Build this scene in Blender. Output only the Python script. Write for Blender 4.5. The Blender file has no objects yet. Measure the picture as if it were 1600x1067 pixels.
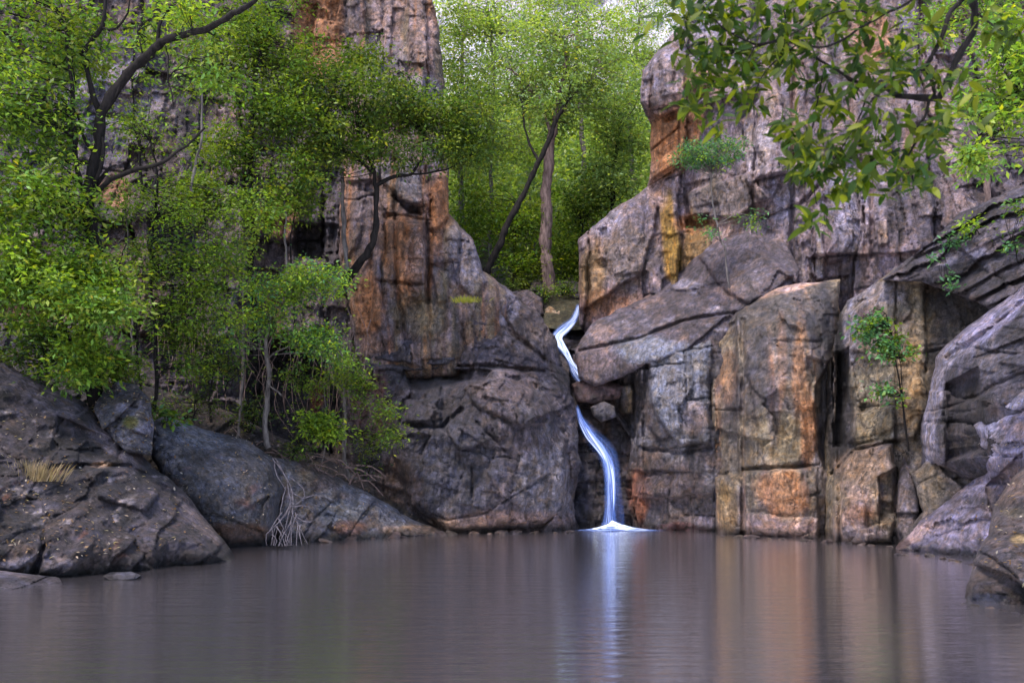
import bpy, math, time
import numpy as np
T0 = time.time()

# ------------------------------------------------------------------ camera
SC = bpy.context.scene
F = 1556.0            # focal length in photo pixels
HY = 740.0            # horizon row
CH = 1.7              # eye height above the pool
cam_d = bpy.data.cameras.new('camera')
cam = bpy.data.objects.new('camera', cam_d)
SC.collection.objects.link(cam)
SC.camera = cam
cam.location = (0, 0, CH)
cam.rotation_euler = (math.radians(90), 0, 0)
cam_d.sensor_width = 36.0
cam_d.lens = 36.0 * F / 1600.0
cam_d.shift_y = (HY - 533.5) / 1600.0
cam_d.clip_start = 0.1
cam_d.clip_end = 1000
cam_d.dof.use_dof = True
cam_d.dof.focus_distance = 27.0
cam_d.dof.aperture_fstop = 2.8

# ------------------------------------------------------------------ light
SUN_EL, SUN_AZ = 62.0, 216.0      # azimuth clockwise from +Y: light comes from behind-left of the viewer
w = bpy.data.worlds.new('World')
SC.world = w
w.use_nodes = True
wn = w.node_tree
bg = wn.nodes['Background']
sky = wn.nodes.new('ShaderNodeTexSky')
sky.sky_type = 'NISHITA'
sky.sun_disc = False
sky.sun_elevation = math.radians(SUN_EL)
sky.sun_rotation = math.radians(SUN_AZ)
sky.air_density = 1.0
sky.dust_density = 2.0
wn.links.new(sky.outputs[0], bg.inputs[0])
bg.inputs[1].default_value = 0.15
sd = bpy.data.lights.new('sun', 'SUN')
sd.energy = 1.5
sd.angle = math.radians(10)
sd.color = (1.0, 0.93, 0.84)
so = bpy.data.objects.new('sun', sd)
SC.collection.objects.link(so)
az, el = math.radians(SUN_AZ), math.radians(SUN_EL)
dv = (math.sin(az) * math.cos(el), math.cos(az) * math.cos(el), math.sin(el))
from mathutils import Vector
so.rotation_euler = Vector(dv).to_track_quat('Z', 'Y').to_euler()
so.location = (-10, -10, 40)
SC.view_settings.view_transform = 'Standard'
SC.view_settings.look = 'None'
SC.view_settings.exposure = 1.72
SC.view_settings.gamma = 1
SC.view_settings.use_curve_mapping = False
SC.cycles.use_denoising = True
SC.cycles.max_bounces = 6
SC.cycles.diffuse_bounces = 3
SC.cycles.transparent_max_bounces = 12

# ------------------------------------------------------------------ helpers
def at(px, py, D):
    return ((px - 800.0) / F * D, D, CH - (py - HY) / F * D)

_rng = np.random.RandomState(7)
_perm = _rng.permutation(256)
_perm = np.concatenate([_perm, _perm, _perm])
_g3 = _rng.normal(size=(256, 3))
_g3 /= np.linalg.norm(_g3, axis=1)[:, None]

def perlin(x, y, z):
    xi, yi, zi = np.floor(x).astype(int), np.floor(y).astype(int), np.floor(z).astype(int)
    xf, yf, zf = x - xi, y - yi, z - zi
    u, v, t = xf*xf*xf*(xf*(xf*6-15)+10), yf*yf*yf*(yf*(yf*6-15)+10), zf*zf*zf*(zf*(zf*6-15)+10)
    r = 0
    for dx in (0, 1):
        wx = u if dx else 1 - u
        a = _perm[(xi + dx) & 255]
        for dy in (0, 1):
            wy = v if dy else 1 - v
            b = _perm[a + ((yi + dy) & 255)]
            for dz in (0, 1):
                wz = t if dz else 1 - t
                g = _g3[_perm[b + ((zi + dz) & 255)]]
                r = r + wx*wy*wz*(g[..., 0]*(xf-dx) + g[..., 1]*(yf-dy) + g[..., 2]*(zf-dz))
    return r * 1.6

def fbm(x, y, z, octaves=4, gain=0.5, ridged=False):
    s, a, n = 0, 1.0, 0.0
    for k in range(octaves):
        p = perlin(x + 17.3*k, y + 5.1*k, z + 9.7*k)
        if ridged:
            p = 1 - 2*np.abs(p)
        s = s + a*p
        n += a
        a *= gain
        x, y, z = x*2.03, y*2.03, z*2.03
    return s / n

def sstep(e0, e1, x):
    t = np.clip((x - e0) / (e1 - e0), 0, 1)
    return t*t*(3 - 2*t)

def sdf_poly(P, poly):
    """positive inside"""
    x, y = P
    poly = np.asarray(poly, float)
    d = np.full(x.shape, 1e18)
    ins = np.zeros(x.shape, bool)
    n = len(poly)
    for i in range(n):
        ax, ay = poly[i]
        bx, by = poly[(i+1) % n]
        ex, ey = bx-ax, by-ay
        wx, wy = x-ax, y-ay
        t = np.clip((wx*ex + wy*ey) / (ex*ex + ey*ey + 1e-9), 0, 1)
        d = np.minimum(d, (wx - ex*t)**2 + (wy - ey*t)**2)
        c = ((ay > y) != (by > y)) & (x < (bx-ax)*(y-ay)/((by-ay) if abs(by-ay) > 1e-9 else 1e-9) + ax)
        ins ^= c
    d = np.sqrt(d)
    return np.where(ins, d, -d)

def facets(x, y, seed):
    """chipped-stone relief: every irregular cell is its own tilted plane (unit cell size), returns height about -1..1 and edge distance"""
    xi, yi = np.floor(x).astype(int), np.floor(y).astype(int)
    rs = np.random.RandomState(seed)
    tab = rs.rand(256, 5)
    f1 = np.full(x.shape, 9.0); f2 = np.full(x.shape, 9.0); h = np.zeros(x.shape)
    for dx in (-1, 0, 1):
        for dy in (-1, 0, 1):
            k = _perm[(_perm[(xi+dx) & 255] + yi+dy) & 255]
            t = tab[k]
            qx = xi+dx+t[..., 0]-x; qy = yi+dy+t[..., 1]-y
            d = qx*qx + qy*qy
            hh = (t[..., 2]-.5)*2.2*qx + (t[..., 3]-.5)*2.2*qy + (t[..., 4]-.5)*0.9
            nearer = d < f1
            f2 = np.where(nearer, f1, np.minimum(f2, d))
            h = np.where(nearer, hh, h)
            f1 = np.where(nearer, d, f1)
    return h, np.sqrt(f2) - np.sqrt(f1)

def dist_line(P, pts):
    x, y = P
    d = np.full(x.shape, 1e18)
    for (ax, ay), (bx, by) in zip(pts[:-1], pts[1:]):
        ex, ey = bx-ax, by-ay
        wx, wy = x-ax, y-ay
        t = np.clip((wx*ex + wy*ey) / (ex*ex + ey*ey + 1e-9), 0, 1)
        d = np.minimum(d, (wx - ex*t)**2 + (wy - ey*t)**2)
    return np.sqrt(d)

def tps(ctrl):
    """thin-plate depth through control points (px, py, D)"""
    c = np.asarray(ctrl, float)
    p = c[:, :2] / 300.0
    n = len(p)
    r2 = ((p[:, None] - p[None])**2).sum(-1)
    K = 0.5*r2*np.log(r2 + 1e-12) + np.eye(n)*0.02
    A = np.zeros((n+3, n+3))
    A[:n, :n] = K
    A[:n, n] = 1
    A[:n, n+1:] = p
    A[n, :n] = 1
    A[n+1:, :n] = p.T
    sol = np.linalg.solve(A, np.concatenate([c[:, 2], [0, 0, 0]]))
    lo, hi = c[:, 2].min() - 1.0, c[:, 2].max() + 1.0
    def f(x, y):
        x, y = x/300.0, y/300.0
        s = sol[n] + sol[n+1]*x + sol[n+2]*y
        for i in range(n):
            q = (x-p[i, 0])**2 + (y-p[i, 1])**2
            s = s + sol[i]*0.5*q*np.log(q + 1e-12)
        return np.clip(s, lo, hi)
    return f

def fast_mesh(name, V, loops, starts, totals, mat=None, tint=None, smooth=True):
    m = bpy.data.meshes.new(name)
    V = np.ascontiguousarray(V, dtype=np.float32)
    m.vertices.add(len(V))
    m.vertices.foreach_set('co', V.ravel())
    m.loops.add(len(loops))
    m.loops.foreach_set('vertex_index', np.ascontiguousarray(loops, dtype=np.int32))
    m.polygons.add(len(starts))
    m.polygons.foreach_set('loop_start', np.ascontiguousarray(starts, dtype=np.int32))
    m.update(calc_edges=True)
    m.validate()
    if smooth:
        m.polygons.foreach_set('use_smooth', np.ones(len(m.polygons), bool))
    if tint is not None:
        a = m.color_attributes.new('tint', 'FLOAT_COLOR', 'POINT')
        c = np.ones((len(V), 4), np.float32)
        c[:, :3] = tint
        a.data.foreach_set('color', c.ravel())
    if mat:
        m.materials.append(mat)
    return m

def quads_mesh(name, V, Q, **k):
    Q = np.asarray(Q)
    n = Q.shape[1]
    return fast_mesh(name, V, Q.ravel(), np.arange(len(Q))*n, None, **k)

def link(name, mesh, parent=None, loc=(0, 0, 0), kind=None, label=None, cat=None, group=None):
    o = bpy.data.objects.new(name, mesh)
    SC.collection.objects.link(o)
    o.location = loc
    if parent is not None:
        o.parent = parent
    if kind: o['kind'] = kind
    if label: o['label'] = label
    if cat: o['category'] = cat
    if group: o['group'] = group
    return o

def thing(name, label, cat, loc, group=None, kind=None):
    return link(name, None, None, loc, kind, label, cat, group)

# ------------------------------------------------------------------ materials
def nodes(name):
    m = bpy.data.materials.new(name)
    m.use_nodes = True
    nt = m.node_tree
    return m, nt, nt.nodes['Principled BSDF']

def N(nt, t, **k):
    n = nt.nodes.new(t)
    for a, b in k.items():
        if a == 'inp':
            for i, v in b.items():
                n.inputs[i].default_value = v
        else:
            setattr(n, a, b)
    return n

def rock_material(name, grain=1.0, rough=0.78, bump=0.35):
    m, nt, b = nodes(name)
    L = nt.links.new
    geo = N(nt, 'ShaderNodeNewGeometry')
    at_ = N(nt, 'ShaderNodeAttribute', attribute_name='tint')
    # value variation at several sizes
    n1 = N(nt, 'ShaderNodeTexNoise', inp={'Scale': 2.2, 'Detail': 8.0, 'Roughness': 0.68, 'Distortion': 0.6})
    n2 = N(nt, 'ShaderNodeTexNoise', inp={'Scale': 11.0, 'Detail': 8.0, 'Roughness': 0.8})
    mp = N(nt, 'ShaderNodeMapping')
    mp.inputs['Scale'].default_value = (6.5, 6.5, 0.5)
    n3 = N(nt, 'ShaderNodeTexNoise', inp={'Scale': 1.0, 'Detail': 5.0, 'Roughness': 0.6, 'Distortion': 0.3})
    L(geo.outputs['Position'], mp.inputs[0])
    L(mp.outputs[0], n3.inputs['Vector'])
    for n in (n1, n2):
        L(geo.outputs['Position'], n.inputs['Vector'])
    r1 = N(nt, 'ShaderNodeMapRange', inp={1: 0.32, 2: 0.68, 3: 0.36, 4: 1.5})
    r2 = N(nt, 'ShaderNodeMapRange', inp={1: 0.34, 2: 0.66, 3: 0.3, 4: 1.75})
    r3 = N(nt, 'ShaderNodeMapRange', inp={1: 0.36, 2: 0.64, 3: 0.62, 4: 1.22})
    L(n1.outputs[0], r1.inputs[0]); L(n2.outputs[0], r2.inputs[0]); L(n3.outputs[0], r3.inputs[0])
    m1 = N(nt, 'ShaderNodeMath', operation='MULTIPLY'); m2 = N(nt, 'ShaderNodeMath', operation='MULTIPLY')
    L(r1.outputs[0], m1.inputs[0]); L(r2.outputs[0], m1.inputs[1])
    L(m1.outputs[0], m2.inputs[0]); L(r3.outputs[0], m2.inputs[1])
    mul = N(nt, 'ShaderNodeVectorMath', operation='SCALE')
    L(at_.outputs['Color'], mul.inputs[0]); L(m2.outputs[0], mul.inputs['Scale'])
    # warm and cool mineral tones
    hn = N(nt, 'ShaderNodeTexNoise', inp={'Scale': 3.1, 'Detail': 7.0, 'Roughness': 0.7, 'Distortion': 1.0})
    ho = N(nt, 'ShaderNodeVectorMath', operation='ADD'); ho.inputs[1].default_value = (3, 57, 23)
    L(geo.outputs['Position'], ho.inputs[0]); L(ho.outputs[0], hn.inputs['Vector'])
    hr = N(nt, 'ShaderNodeValToRGB')
    hr.color_ramp.elements[0].position = 0.36; hr.color_ramp.elements[0].color = (0.84, 0.9, 1.2, 1)
    hr.color_ramp.elements[1].position = 0.64; hr.color_ramp.elements[1].color = (1.2, 0.98, 0.76, 1)
    e_ = hr.color_ramp.elements.new(0.5); e_.color = (1.0, 0.97, 1.03, 1)
    L(hn.outputs[0], hr.inputs[0])
    hm = N(nt, 'ShaderNodeVectorMath', operation='MULTIPLY')
    L(mul.outputs[0], hm.inputs[0]); L(hr.outputs[0], hm.inputs[1])
    mul = hm
    # pale lichen flecks
    v = N(nt, 'ShaderNodeTexNoise', inp={'Scale': 7.5, 'Detail': 7.0, 'Roughness': 0.75, 'Distortion': 1.2})
    L(geo.outputs['Position'], v.inputs['Vector'])
    rv = N(nt, 'ShaderNodeMapRange', inp={1: 0.60, 2: 0.72, 3: 0.0, 4: 0.65*grain})
    L(v.outputs[0], rv.inputs[0])
    mx = N(nt, 'ShaderNodeMix', data_type='RGBA')
    mx.inputs['B'].default_value = (0.34, 0.29, 0.31, 1)
    L(rv.outputs[0], mx.inputs['Factor']); L(mul.outputs[0], mx.inputs['A'])
    # dark lichen
    v2 = N(nt, 'ShaderNodeTexNoise', inp={'Scale': 3.6, 'Detail': 8.0, 'Roughness': 0.78, 'Distortion': 0.8})
    mo = N(nt, 'ShaderNodeVectorMath', operation='ADD'); mo.inputs[1].default_value = (31, 7, 13)
    L(geo.outputs['Position'], mo.inputs[0]); L(mo.outputs[0], v2.inputs['Vector'])
    rv2 = N(nt, 'ShaderNodeMapRange', inp={1: 0.56, 2: 0.68, 3: 0.0, 4: 0.72*grain})
    L(v2.outputs[0], rv2.inputs[0])
    mx2 = N(nt, 'ShaderNodeMix', data_type='RGBA')
    mx2.inputs['B'].default_value = (0.012, 0.011, 0.013, 1)
    L(rv2.outputs[0], mx2.inputs['Factor']); L(mx.outputs['Result'], mx2.inputs['A'])
    # hairline fractures, running mostly up and down
    wv = N(nt, 'ShaderNodeTexNoise', inp={'Scale': 1.6, 'Detail': 6.0, 'Roughness': 0.65})
    L(geo.outputs['Position'], wv.inputs['Vector'])
    wsc = N(nt, 'ShaderNodeVectorMath', operation='SCALE', inp={'Scale': 0.9}); L(wv.outputs['Color'], wsc.inputs[0])
    wad = N(nt, 'ShaderNodeVectorMath', operation='ADD'); L(geo.outputs['Position'], wad.inputs[0]); L(wsc.outputs[0], wad.inputs[1])
    wmp = N(nt, 'ShaderNodeMapping'); wmp.inputs['Scale'].default_value = (1.0, 0.6, 0.5); L(wad.outputs[0], wmp.inputs[0])
    cur = mx2.outputs['Result']
    crk = []
    for sc_, lw, st_ in ((1.5, .022, .8), (4.2, .035, .6)):
        vo = N(nt, 'ShaderNodeTexVoronoi', feature='DISTANCE_TO_EDGE', inp={'Scale': sc_}); L(wmp.outputs[0], vo.inputs['Vector'])
        vr = N(nt, 'ShaderNodeMapRange', inp={1: lw*.35, 2: lw, 3: 1.0, 4: 0.0}); L(vo.outputs['Distance'], vr.inputs[0])
        gm = N(nt, 'ShaderNodeMapRange', inp={1: .45, 2: .6, 3: 0.0, 4: st_}); L((n1 if sc_ < 2 else v2).outputs[0], gm.inputs[0])
        ml = N(nt, 'ShaderNodeMath', operation='MULTIPLY'); L(vr.outputs[0], ml.inputs[0]); L(gm.outputs[0], ml.inputs[1])
        mc = N(nt, 'ShaderNodeMix', data_type='RGBA'); mc.inputs['B'].default_value = (.008, .007, .008, 1)
        L(ml.outputs[0], mc.inputs['Factor']); L(cur, mc.inputs['A']); cur = mc.outputs['Result']
        crk.append(ml)
    # wet band at the waterline
    sep = N(nt, 'ShaderNodeSeparateXYZ')
    L(geo.outputs['Position'], sep.inputs[0])
    wz = N(nt, 'ShaderNodeMath', operation='MULTIPLY_ADD', inp={1: 0.35, 2: -0.1})
    L(n1.outputs[0], wz.inputs[0])
    wd = N(nt, 'ShaderNodeMath', operation='SUBTRACT')
    L(sep.outputs[2], wd.inputs[0]); L(wz.outputs[0], wd.inputs[1])
    wr = N(nt, 'ShaderNodeMapRange', inp={1: 0.02, 2: 0.22, 3: 0.28, 4: 0.9})
    L(wd.outputs[0], wr.inputs[0])
    fin = N(nt, 'ShaderNodeVectorMath', operation='SCALE')
    L(cur, fin.inputs[0]); L(wr.outputs[0], fin.inputs['Scale'])
    L(fin.outputs[0], b.inputs['Base Color'])
    rr = N(nt, 'ShaderNodeMapRange', inp={1: 0.35, 2: 0.9, 3: 0.3, 4: rough})
    L(wr.outputs[0], rr.inputs[0]); L(rr.outputs[0], b.inputs['Roughness'])
    b.inputs['Specular IOR Level'].default_value = 0.35
    nb = N(nt, 'ShaderNodeTexNoise', inp={'Scale': 4.0, 'Detail': 12.0, 'Roughness': 0.78, 'Distortion': 0.5})
    L(geo.outputs['Position'], nb.inputs['Vector'])
    bp = N(nt, 'ShaderNodeBump', inp={'Strength': bump, 'Distance': 0.28})
    hb = N(nt, 'ShaderNodeMath', operation='MULTIPLY_ADD', inp={1: -.25}); L(crk[0].outputs[0], hb.inputs[0]); L(nb.outputs[0], hb.inputs[2])
    L(hb.outputs[0], bp.inputs['Height']); L(bp.outputs[0], b.inputs['Normal'])
    return m

def leaf_material(name, hue_shift=0.0, trans=0.4, rough=0.5):
    m, nt, b = nodes(name)
    L = nt.links.new
    geo = N(nt, 'ShaderNodeNewGeometry')
    at_ = N(nt, 'ShaderNodeAttribute', attribute_name='tint')
    r = N(nt, 'ShaderNodeMapRange', inp={3: 0.8, 4: 1.2})
    L(geo.outputs['Random Per Island'], r.inputs[0])
    sc = N(nt, 'ShaderNodeVectorMath', operation='SCALE')
    L(at_.outputs['Color'], sc.inputs[0]); L(r.outputs[0], sc.inputs['Scale'])
    L(sc.outputs[0], b.inputs['Base Color'])
    b.inputs['Roughness'].default_value = rough
    b.inputs['Specular IOR Level'].default_value = 0.3
    tr = N(nt, 'ShaderNodeBsdfTranslucent')
    tc = N(nt, 'ShaderNodeVectorMath', operation='MULTIPLY'); tc.inputs[1].default_value = (1.25, 1.3, 0.5)
    L(sc.outputs[0], tc.inputs[0]); L(tc.outputs[0], tr.inputs[0])
    mix = N(nt, 'ShaderNodeMixShader', inp={0: trans})
    L(b.outputs[0], mix.inputs[1]); L(tr.outputs[0], mix.inputs[2])
    L(mix.outputs[0], nt.nodes['Material Output'].inputs[0])
    return m

def bark_material(name, c1, c2, stretch=0.25):
    m, nt, b = nodes(name)
    L = nt.links.new
    geo = N(nt, 'ShaderNodeNewGeometry')
    mp = N(nt, 'ShaderNodeMapping'); mp.inputs['Scale'].default_value = (1, 1, stretch)
    n = N(nt, 'ShaderNodeTexNoise', inp={'Scale': 12.0, 'Detail': 7.0, 'Roughness': 0.65})
    L(geo.outputs['Position'], mp.inputs[0]); L(mp.outputs[0], n.inputs['Vector'])
    cr = N(nt, 'ShaderNodeValToRGB')
    cr.color_ramp.elements[0].position = 0.35; cr.color_ramp.elements[0].color = (*c1, 1)
    cr.color_ramp.elements[1].position = 0.65; cr.color_ramp.elements[1].color = (*c2, 1)
    L(n.outputs[0], cr.inputs[0]); L(cr.outputs[0], b.inputs['Base Color'])
    b.inputs['Roughness'].default_value = 0.9
    b.inputs['Specular IOR Level'].default_value = 0.15
    bp = N(nt, 'ShaderNodeBump', inp={'Strength': 0.6, 'Distance': 0.04})
    L(n.outputs[0], bp.inputs['Height']); L(bp.outputs[0], b.inputs['Normal'])
    return m

M_ROCK = rock_material('rock_lichened', 1.0, 0.78, 0.8)
M_SMOOTH = rock_material('rock_smooth', 0.55, 0.66, 0.5)
M_WET = rock_material('rock_wet', 0.7, 0.4, 0.7)
M_LEAF = leaf_material('leaf')
M_LEAF_FAR = leaf_material('leaf_sunlit', trans=0.5)
M_LEAF_NEAR = leaf_material('leaf_glossy', trans=0.6, rough=0.5)
M_BARK_DARK = bark_material('bark_dark', (0.004, 0.0035, 0.0035), (0.019, 0.015, 0.015))
M_BARK_PALE = bark_material('bark_pale', (0.05, 0.042, 0.042), (0.17, 0.145, 0.14))
M_BARK_RED = bark_material('bark_reddish', (0.06, 0.04, 0.035), (0.22, 0.15, 0.14))
M_ROOT = bark_material('bark_root_grey', (0.035, 0.03, 0.038), (0.13, 0.115, 0.14))
M_GRASS = leaf_material('dry_grass', trans=0.35)

# ------------------------------------------------------------------ rocks
PUR = (0.175, 0.143, 0.165); PURD = (0.075, 0.062, 0.075); LAV = (0.29, 0.26, 0.32)
ORA = (0.40, 0.175, 0.07); OCH = (0.33, 0.19, 0.035); OLI = (0.20, 0.155, 0.09)
GRY = (0.20, 0.185, 0.20); DRK = (0.030, 0.026, 0.030); PAL = (0.40, 0.34, 0.34)
PNK = (0.38, 0.25, 0.21); BRN = (0.13, 0.085, 0.065); BLU = (0.17, 0.18, 0.22); RUS = (0.26, 0.085, 0.035)
PEA = (0.50, 0.33, 0.22)

RES = 2.0
_litter = []
def lerp3(c, t, col):
    return c*(1-t[..., None]) + np.asarray(col)*t[..., None]

def rock(name, outline, *, ctrl=(), res=None, thick=3.0, R=0.6, Rd=None, edge=0.12, fac=1.0, facang=0, fan=1.0, blocks=(), plates=(), cracks=(),
         stains_and_shading=(), base=PUR, mix=(), rough=0.12, rscale=1.2, ridg=0.15, mat=None, seed=0,
         kind=None, label=None, cat=None, group=None, parent=None, strata=None):
    res = res or RES
    ol = np.asarray(outline, float)
    Df = tps(list(outline) + list(ctrl))
    x0, y0 = ol[:, 0].min() - 3*res, ol[:, 1].min() - 3*res
    x1, y1 = ol[:, 0].max() + 3*res, ol[:, 1].max() + 3*res
    gx, gy = np.meshgrid(np.arange(x0, x1, res), np.arange(y0, y1, res))
    D = Df(gx, gy)
    X = (gx - 800)/F*D
    Z = CH - (gy - HY)/F*D
    sx = seed*7.77
    mpp = D/F            # metres per pixel
    # ragged outline
    er = fbm(X*1.1+sx, Z*1.1, D*0.3+sx, 5, 0.55)
    d = sdf_poly((gx, gy), ol[:, :2])*mpp + er*edge
    keep = d > 0
    # vertex wanted when any quad corner inside
    qk = keep[:-1, :-1] | keep[1:, :-1] | keep[:-1, 1:] | keep[1:, 1:]
    # snap outside vertices on to the contour
    dpx = d/mpp
    gyy, gxx = np.gradient(dpx, res)
    gl = np.sqrt(gxx**2 + gyy**2) + 1e-6
    out = dpx < 0
    mv = np.clip(-dpx, 0, 1.6*res)/np.maximum(gl, 0.5)
    gx2 = np.where(out, gx + gxx/gl*mv, gx)
    gy2 = np.where(out, gy + gyy/gl*mv, gy)
    dd = np.maximum(d, 0)
    Rd = Rd or R*.8
    if fac >= 1: R = R*.75
    t = np.clip(dd/R, 0, 1)
    off = Rd*(1 - np.sqrt(np.clip(1 - (1-t)**2, 0, 1)))
    # warped coordinates for joints
    wxn = fbm(X*0.6+sx, Z*0.6+3, D*0.2, 4)
    wzn = fbm(X*0.6+sx+40, Z*0.6+9, D*0.2, 4)
    col = np.ones(gx.shape + (3,))*np.asarray(base)
    bl_ = list(blocks)
    if len(bl_) > 1 and fac > 0:
        b2 = bl_[1]
        bl_[1] = (b2[0], b2[1], b2[2]*1.7, *b2[3:6], b2[6]*.6)
        bl_.append((b2[0]*.42, b2[1]*.8, b2[2]*.6, .03, .04, b2[5]+4, .2))
    for (bw, bh, amp, cw, cd, ang, warp) in bl_:
        sec = (bw, bh) != tuple(blocks[0][:2])
        cw = cw*.7; cd = cd*(.25 if sec else .6)
        ca, sa = math.cos(math.radians(ang)), math.sin(math.radians(ang))
        U = ca*X + sa*Z + wxn*warp*.5
        W = -sa*X + ca*Z + wzn*warp*.5
        rs = np.random.RandomState(seed*13 + int(bw*100) + 1)
        nx = int((U.max()-U.min())/bw) + 3
        ux = U.min() - bw + np.cumsum(bw*(0.45 + 1.1*rs.rand(nx + 6)))
        ci = np.clip(np.searchsorted(ux, U), 1, len(ux)-1)
        du = np.minimum(U - ux[ci-1], ux[ci] - U)
        wmin = W.min()
        nz = int((W.max()-wmin)/bh) + 4
        zz = wmin - bh + np.cumsum(bh*(0.35 + 1.3*rs.rand(len(ux)+1, nz + 6)), axis=1)
        idx = np.zeros(U.shape, int); dz = np.full(U.shape, 9.0); loc_c = np.zeros(U.shape)
        for c in np.unique(ci):
            mk = ci == c
            z_ = zz[c]
            k_ = np.clip(np.searchsorted(z_, W[mk]), 1, len(z_)-1)
            idx[mk] = k_
            dz[mk] = np.minimum(W[mk]-z_[k_-1], z_[k_]-W[mk])
            loc_c[mk] = (W[mk]-z_[k_-1])/(z_[k_]-z_[k_-1])
        h = rs.rand(len(ux)+2, nz+12)
        hv = h[ci, idx]
        ht = rs.rand(len(ux)+2, nz+12)[ci, idx] - 0.5
        uc = (U - ux[ci-1])/(ux[ci]-ux[ci-1]) - 0.5
        hc = rs.rand(len(ux)+2, 1)[ci, 0]
        vary = 0.35*hc + 0.65*hv
        off += amp*1.25*(vary + ht*uc*0.9 + (rs.rand(len(ux)+2, nz+12)[ci, idx]-0.5)*(loc_c-0.5)*0.9)
        e = np.minimum(du, dz)
        cmask = np.clip(fbm(X*0.5+sx, Z*0.5, D*0.2+50, 2)*1.6+0.55, 0, 1)
        off += cd*cmask*(1 - sstep(0, cw, e))
        # each block weathers to a slightly different tone
        col *= (0.86 + 0.28*rs.rand(len(ux)+2, nz+12)[ci, idx])[..., None]
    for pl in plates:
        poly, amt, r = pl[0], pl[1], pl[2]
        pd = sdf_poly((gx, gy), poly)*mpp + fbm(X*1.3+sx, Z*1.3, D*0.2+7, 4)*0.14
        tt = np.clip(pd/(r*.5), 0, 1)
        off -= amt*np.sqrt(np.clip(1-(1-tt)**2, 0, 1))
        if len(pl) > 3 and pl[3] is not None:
            col = lerp3(col, sstep(-0.02, 0.1, pd)*0.85, pl[3])  # plate colour; deep recesses are painted dark as shade
    for cr in cracks:
        pts, wd, dp = cr
        cdist = dist_line((gx, gy), pts)*mpp + fbm(X*1.8+sx, Z*1.8, D*0.2+3, 3)*0.08
        off += dp*(1 - sstep(0, wd, cdist))
    for (c_, scx, scz, th, st) in mix:
        nz_ = fbm(X*scx+sx+th*70, Z*scz+11, D*0.15+scx, 5, 0.55)
        col = lerp3(col, sstep(th-0.12, th+0.16, nz_)*st, c_)
    for stn in stains_and_shading:  # mineral marks, plus recess shade and lit edges put into the colour
        cx, cy, rx, ry, c_, st = stn[:6]
        a_ = math.radians(stn[6]) if len(stn) > 6 else 0
        ux_, uy_ = gx-cx, gy-cy
        e_ = np.sqrt(((ux_*math.cos(a_)+uy_*math.sin(a_))/rx)**2 + ((-ux_*math.sin(a_)+uy_*math.cos(a_))/ry)**2)
        e_ = e_ + fbm(X*1.5+sx, Z*0.7, D*0.2+23, 5, 0.6)*0.6
        col = lerp3(col, (1-sstep(0.6, 1.1, e_))*st, c_)
    if strata:
        amp, per, ang, sharp = strata
        a_ = math.radians(ang)
        q = (Z*math.cos(a_) + X*math.sin(a_) + wxn*0.5)/per
        q = q + 0.8*perlin(q*0.9, q*0+seed, q*0+0.5)
        fr = q - np.floor(q)
        off += amp*(fr**sharp)*(0.5+0.5*perlin(np.floor(q)*3.3, q*0, X*0.3))
    if fac > 0:
        ca, sa = math.cos(math.radians(facang)), math.sin(math.radians(facang))
        U = ca*X + sa*Z + wxn*.5; W = -sa*X + ca*Z + wzn*.5
        jit = fbm(X*3+sx, Z*3, D*.5, 3)*.08
        for (fs, an, am) in ((1.1, .5, .22), (.42, .5, .13), (.2, .6, .06)):
            if fs < 2.5*mpp.mean()*res: continue
            h_, e_ = facets((U+jit)/fs + seed, (W+jit)*an*fan/fs, seed*3+int(fs*100))
            mk_ = np.clip(fbm(X*.7+fs*50, Z*.7, D*.1, 2)*1.5+.65, .15, 1)
            off += am*fac*h_*mk_
            col *= (1 + .16*(perlin(h_*7, h_*0+fs, h_*0)))[..., None]
    hf = fbm(X*5+sx, Z*5, D*2, 4, .65)
    off += -.022*hf*min(1.5, rough/.13) + .10*np.clip(fbm(X*2.6+sx, Z*2.6, D, 3, .6) - .28, 0, 1)
    col *= (1 + .5*np.clip(hf, -.6, .6))[..., None]
    off += -rough*0.5*fbm(X*rscale+sx, Z*rscale, D*rscale*0.5, 6, 0.55) - ridg*fbm(X*rscale*0.7+sx+9, Z*rscale*0.7, D*0.5, 5, 0.5, True)
    D2 = D + off
    Xf = (gx2-800)/F*D2
    Zf = CH - (gy2-HY)/F*D2
    # quads
    H, Wd = gx.shape
    vid = -np.ones((H, Wd), int)
    used = np.zeros((H, Wd), bool)
    used[:-1, :-1] |= qk; used[1:, :-1] |= qk; used[:-1, 1:] |= qk; used[1:, 1:] |= qk
    vid[used] = np.arange(used.sum())
    V = np.stack([Xf[used], D2[used], Zf[used]], 1)
    C = np.clip(col[used], 0.004, 0.8)
    jj, ii = np.nonzero(qk)
    Q = np.stack([vid[jj+1, ii], vid[jj+1, ii+1], vid[jj, ii+1], vid[jj, ii]], 1)
    # skirt going back
    E = np.concatenate([Q[:, [0, 1]], Q[:, [1, 2]], Q[:, [2, 3]], Q[:, [3, 0]]])
    key = E.min(1).astype(np.int64)*10**7 + E.max(1)
    _, inv, cnt = np.unique(key, return_inverse=True, return_counts=True)
    B = E[cnt[inv] == 1]
    bv = np.unique(B)
    remap = {}
    nV = len(V)
    idxmap = -np.ones(nV, int)
    rings = [V[bv]]
    for s_ in (0.12, 0.45, 1.0):
        P = V[bv].copy()
        k_ = (P[:, 1] + thick*s_)/P[:, 1]
        cx_, cz_ = V[:, 0].mean(), V[:, 2].mean()
        P[:, 0] = P[:, 0]*k_; P[:, 1] = P[:, 1]*k_
        P[:, 2] = CH + (P[:, 2]-CH)*k_
        P[:, 0] += (cx_-P[:, 0])*0.05*s_; P[:, 2] += (cz_-P[:, 2])*0.05*s_
        rings.append(P)
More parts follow.
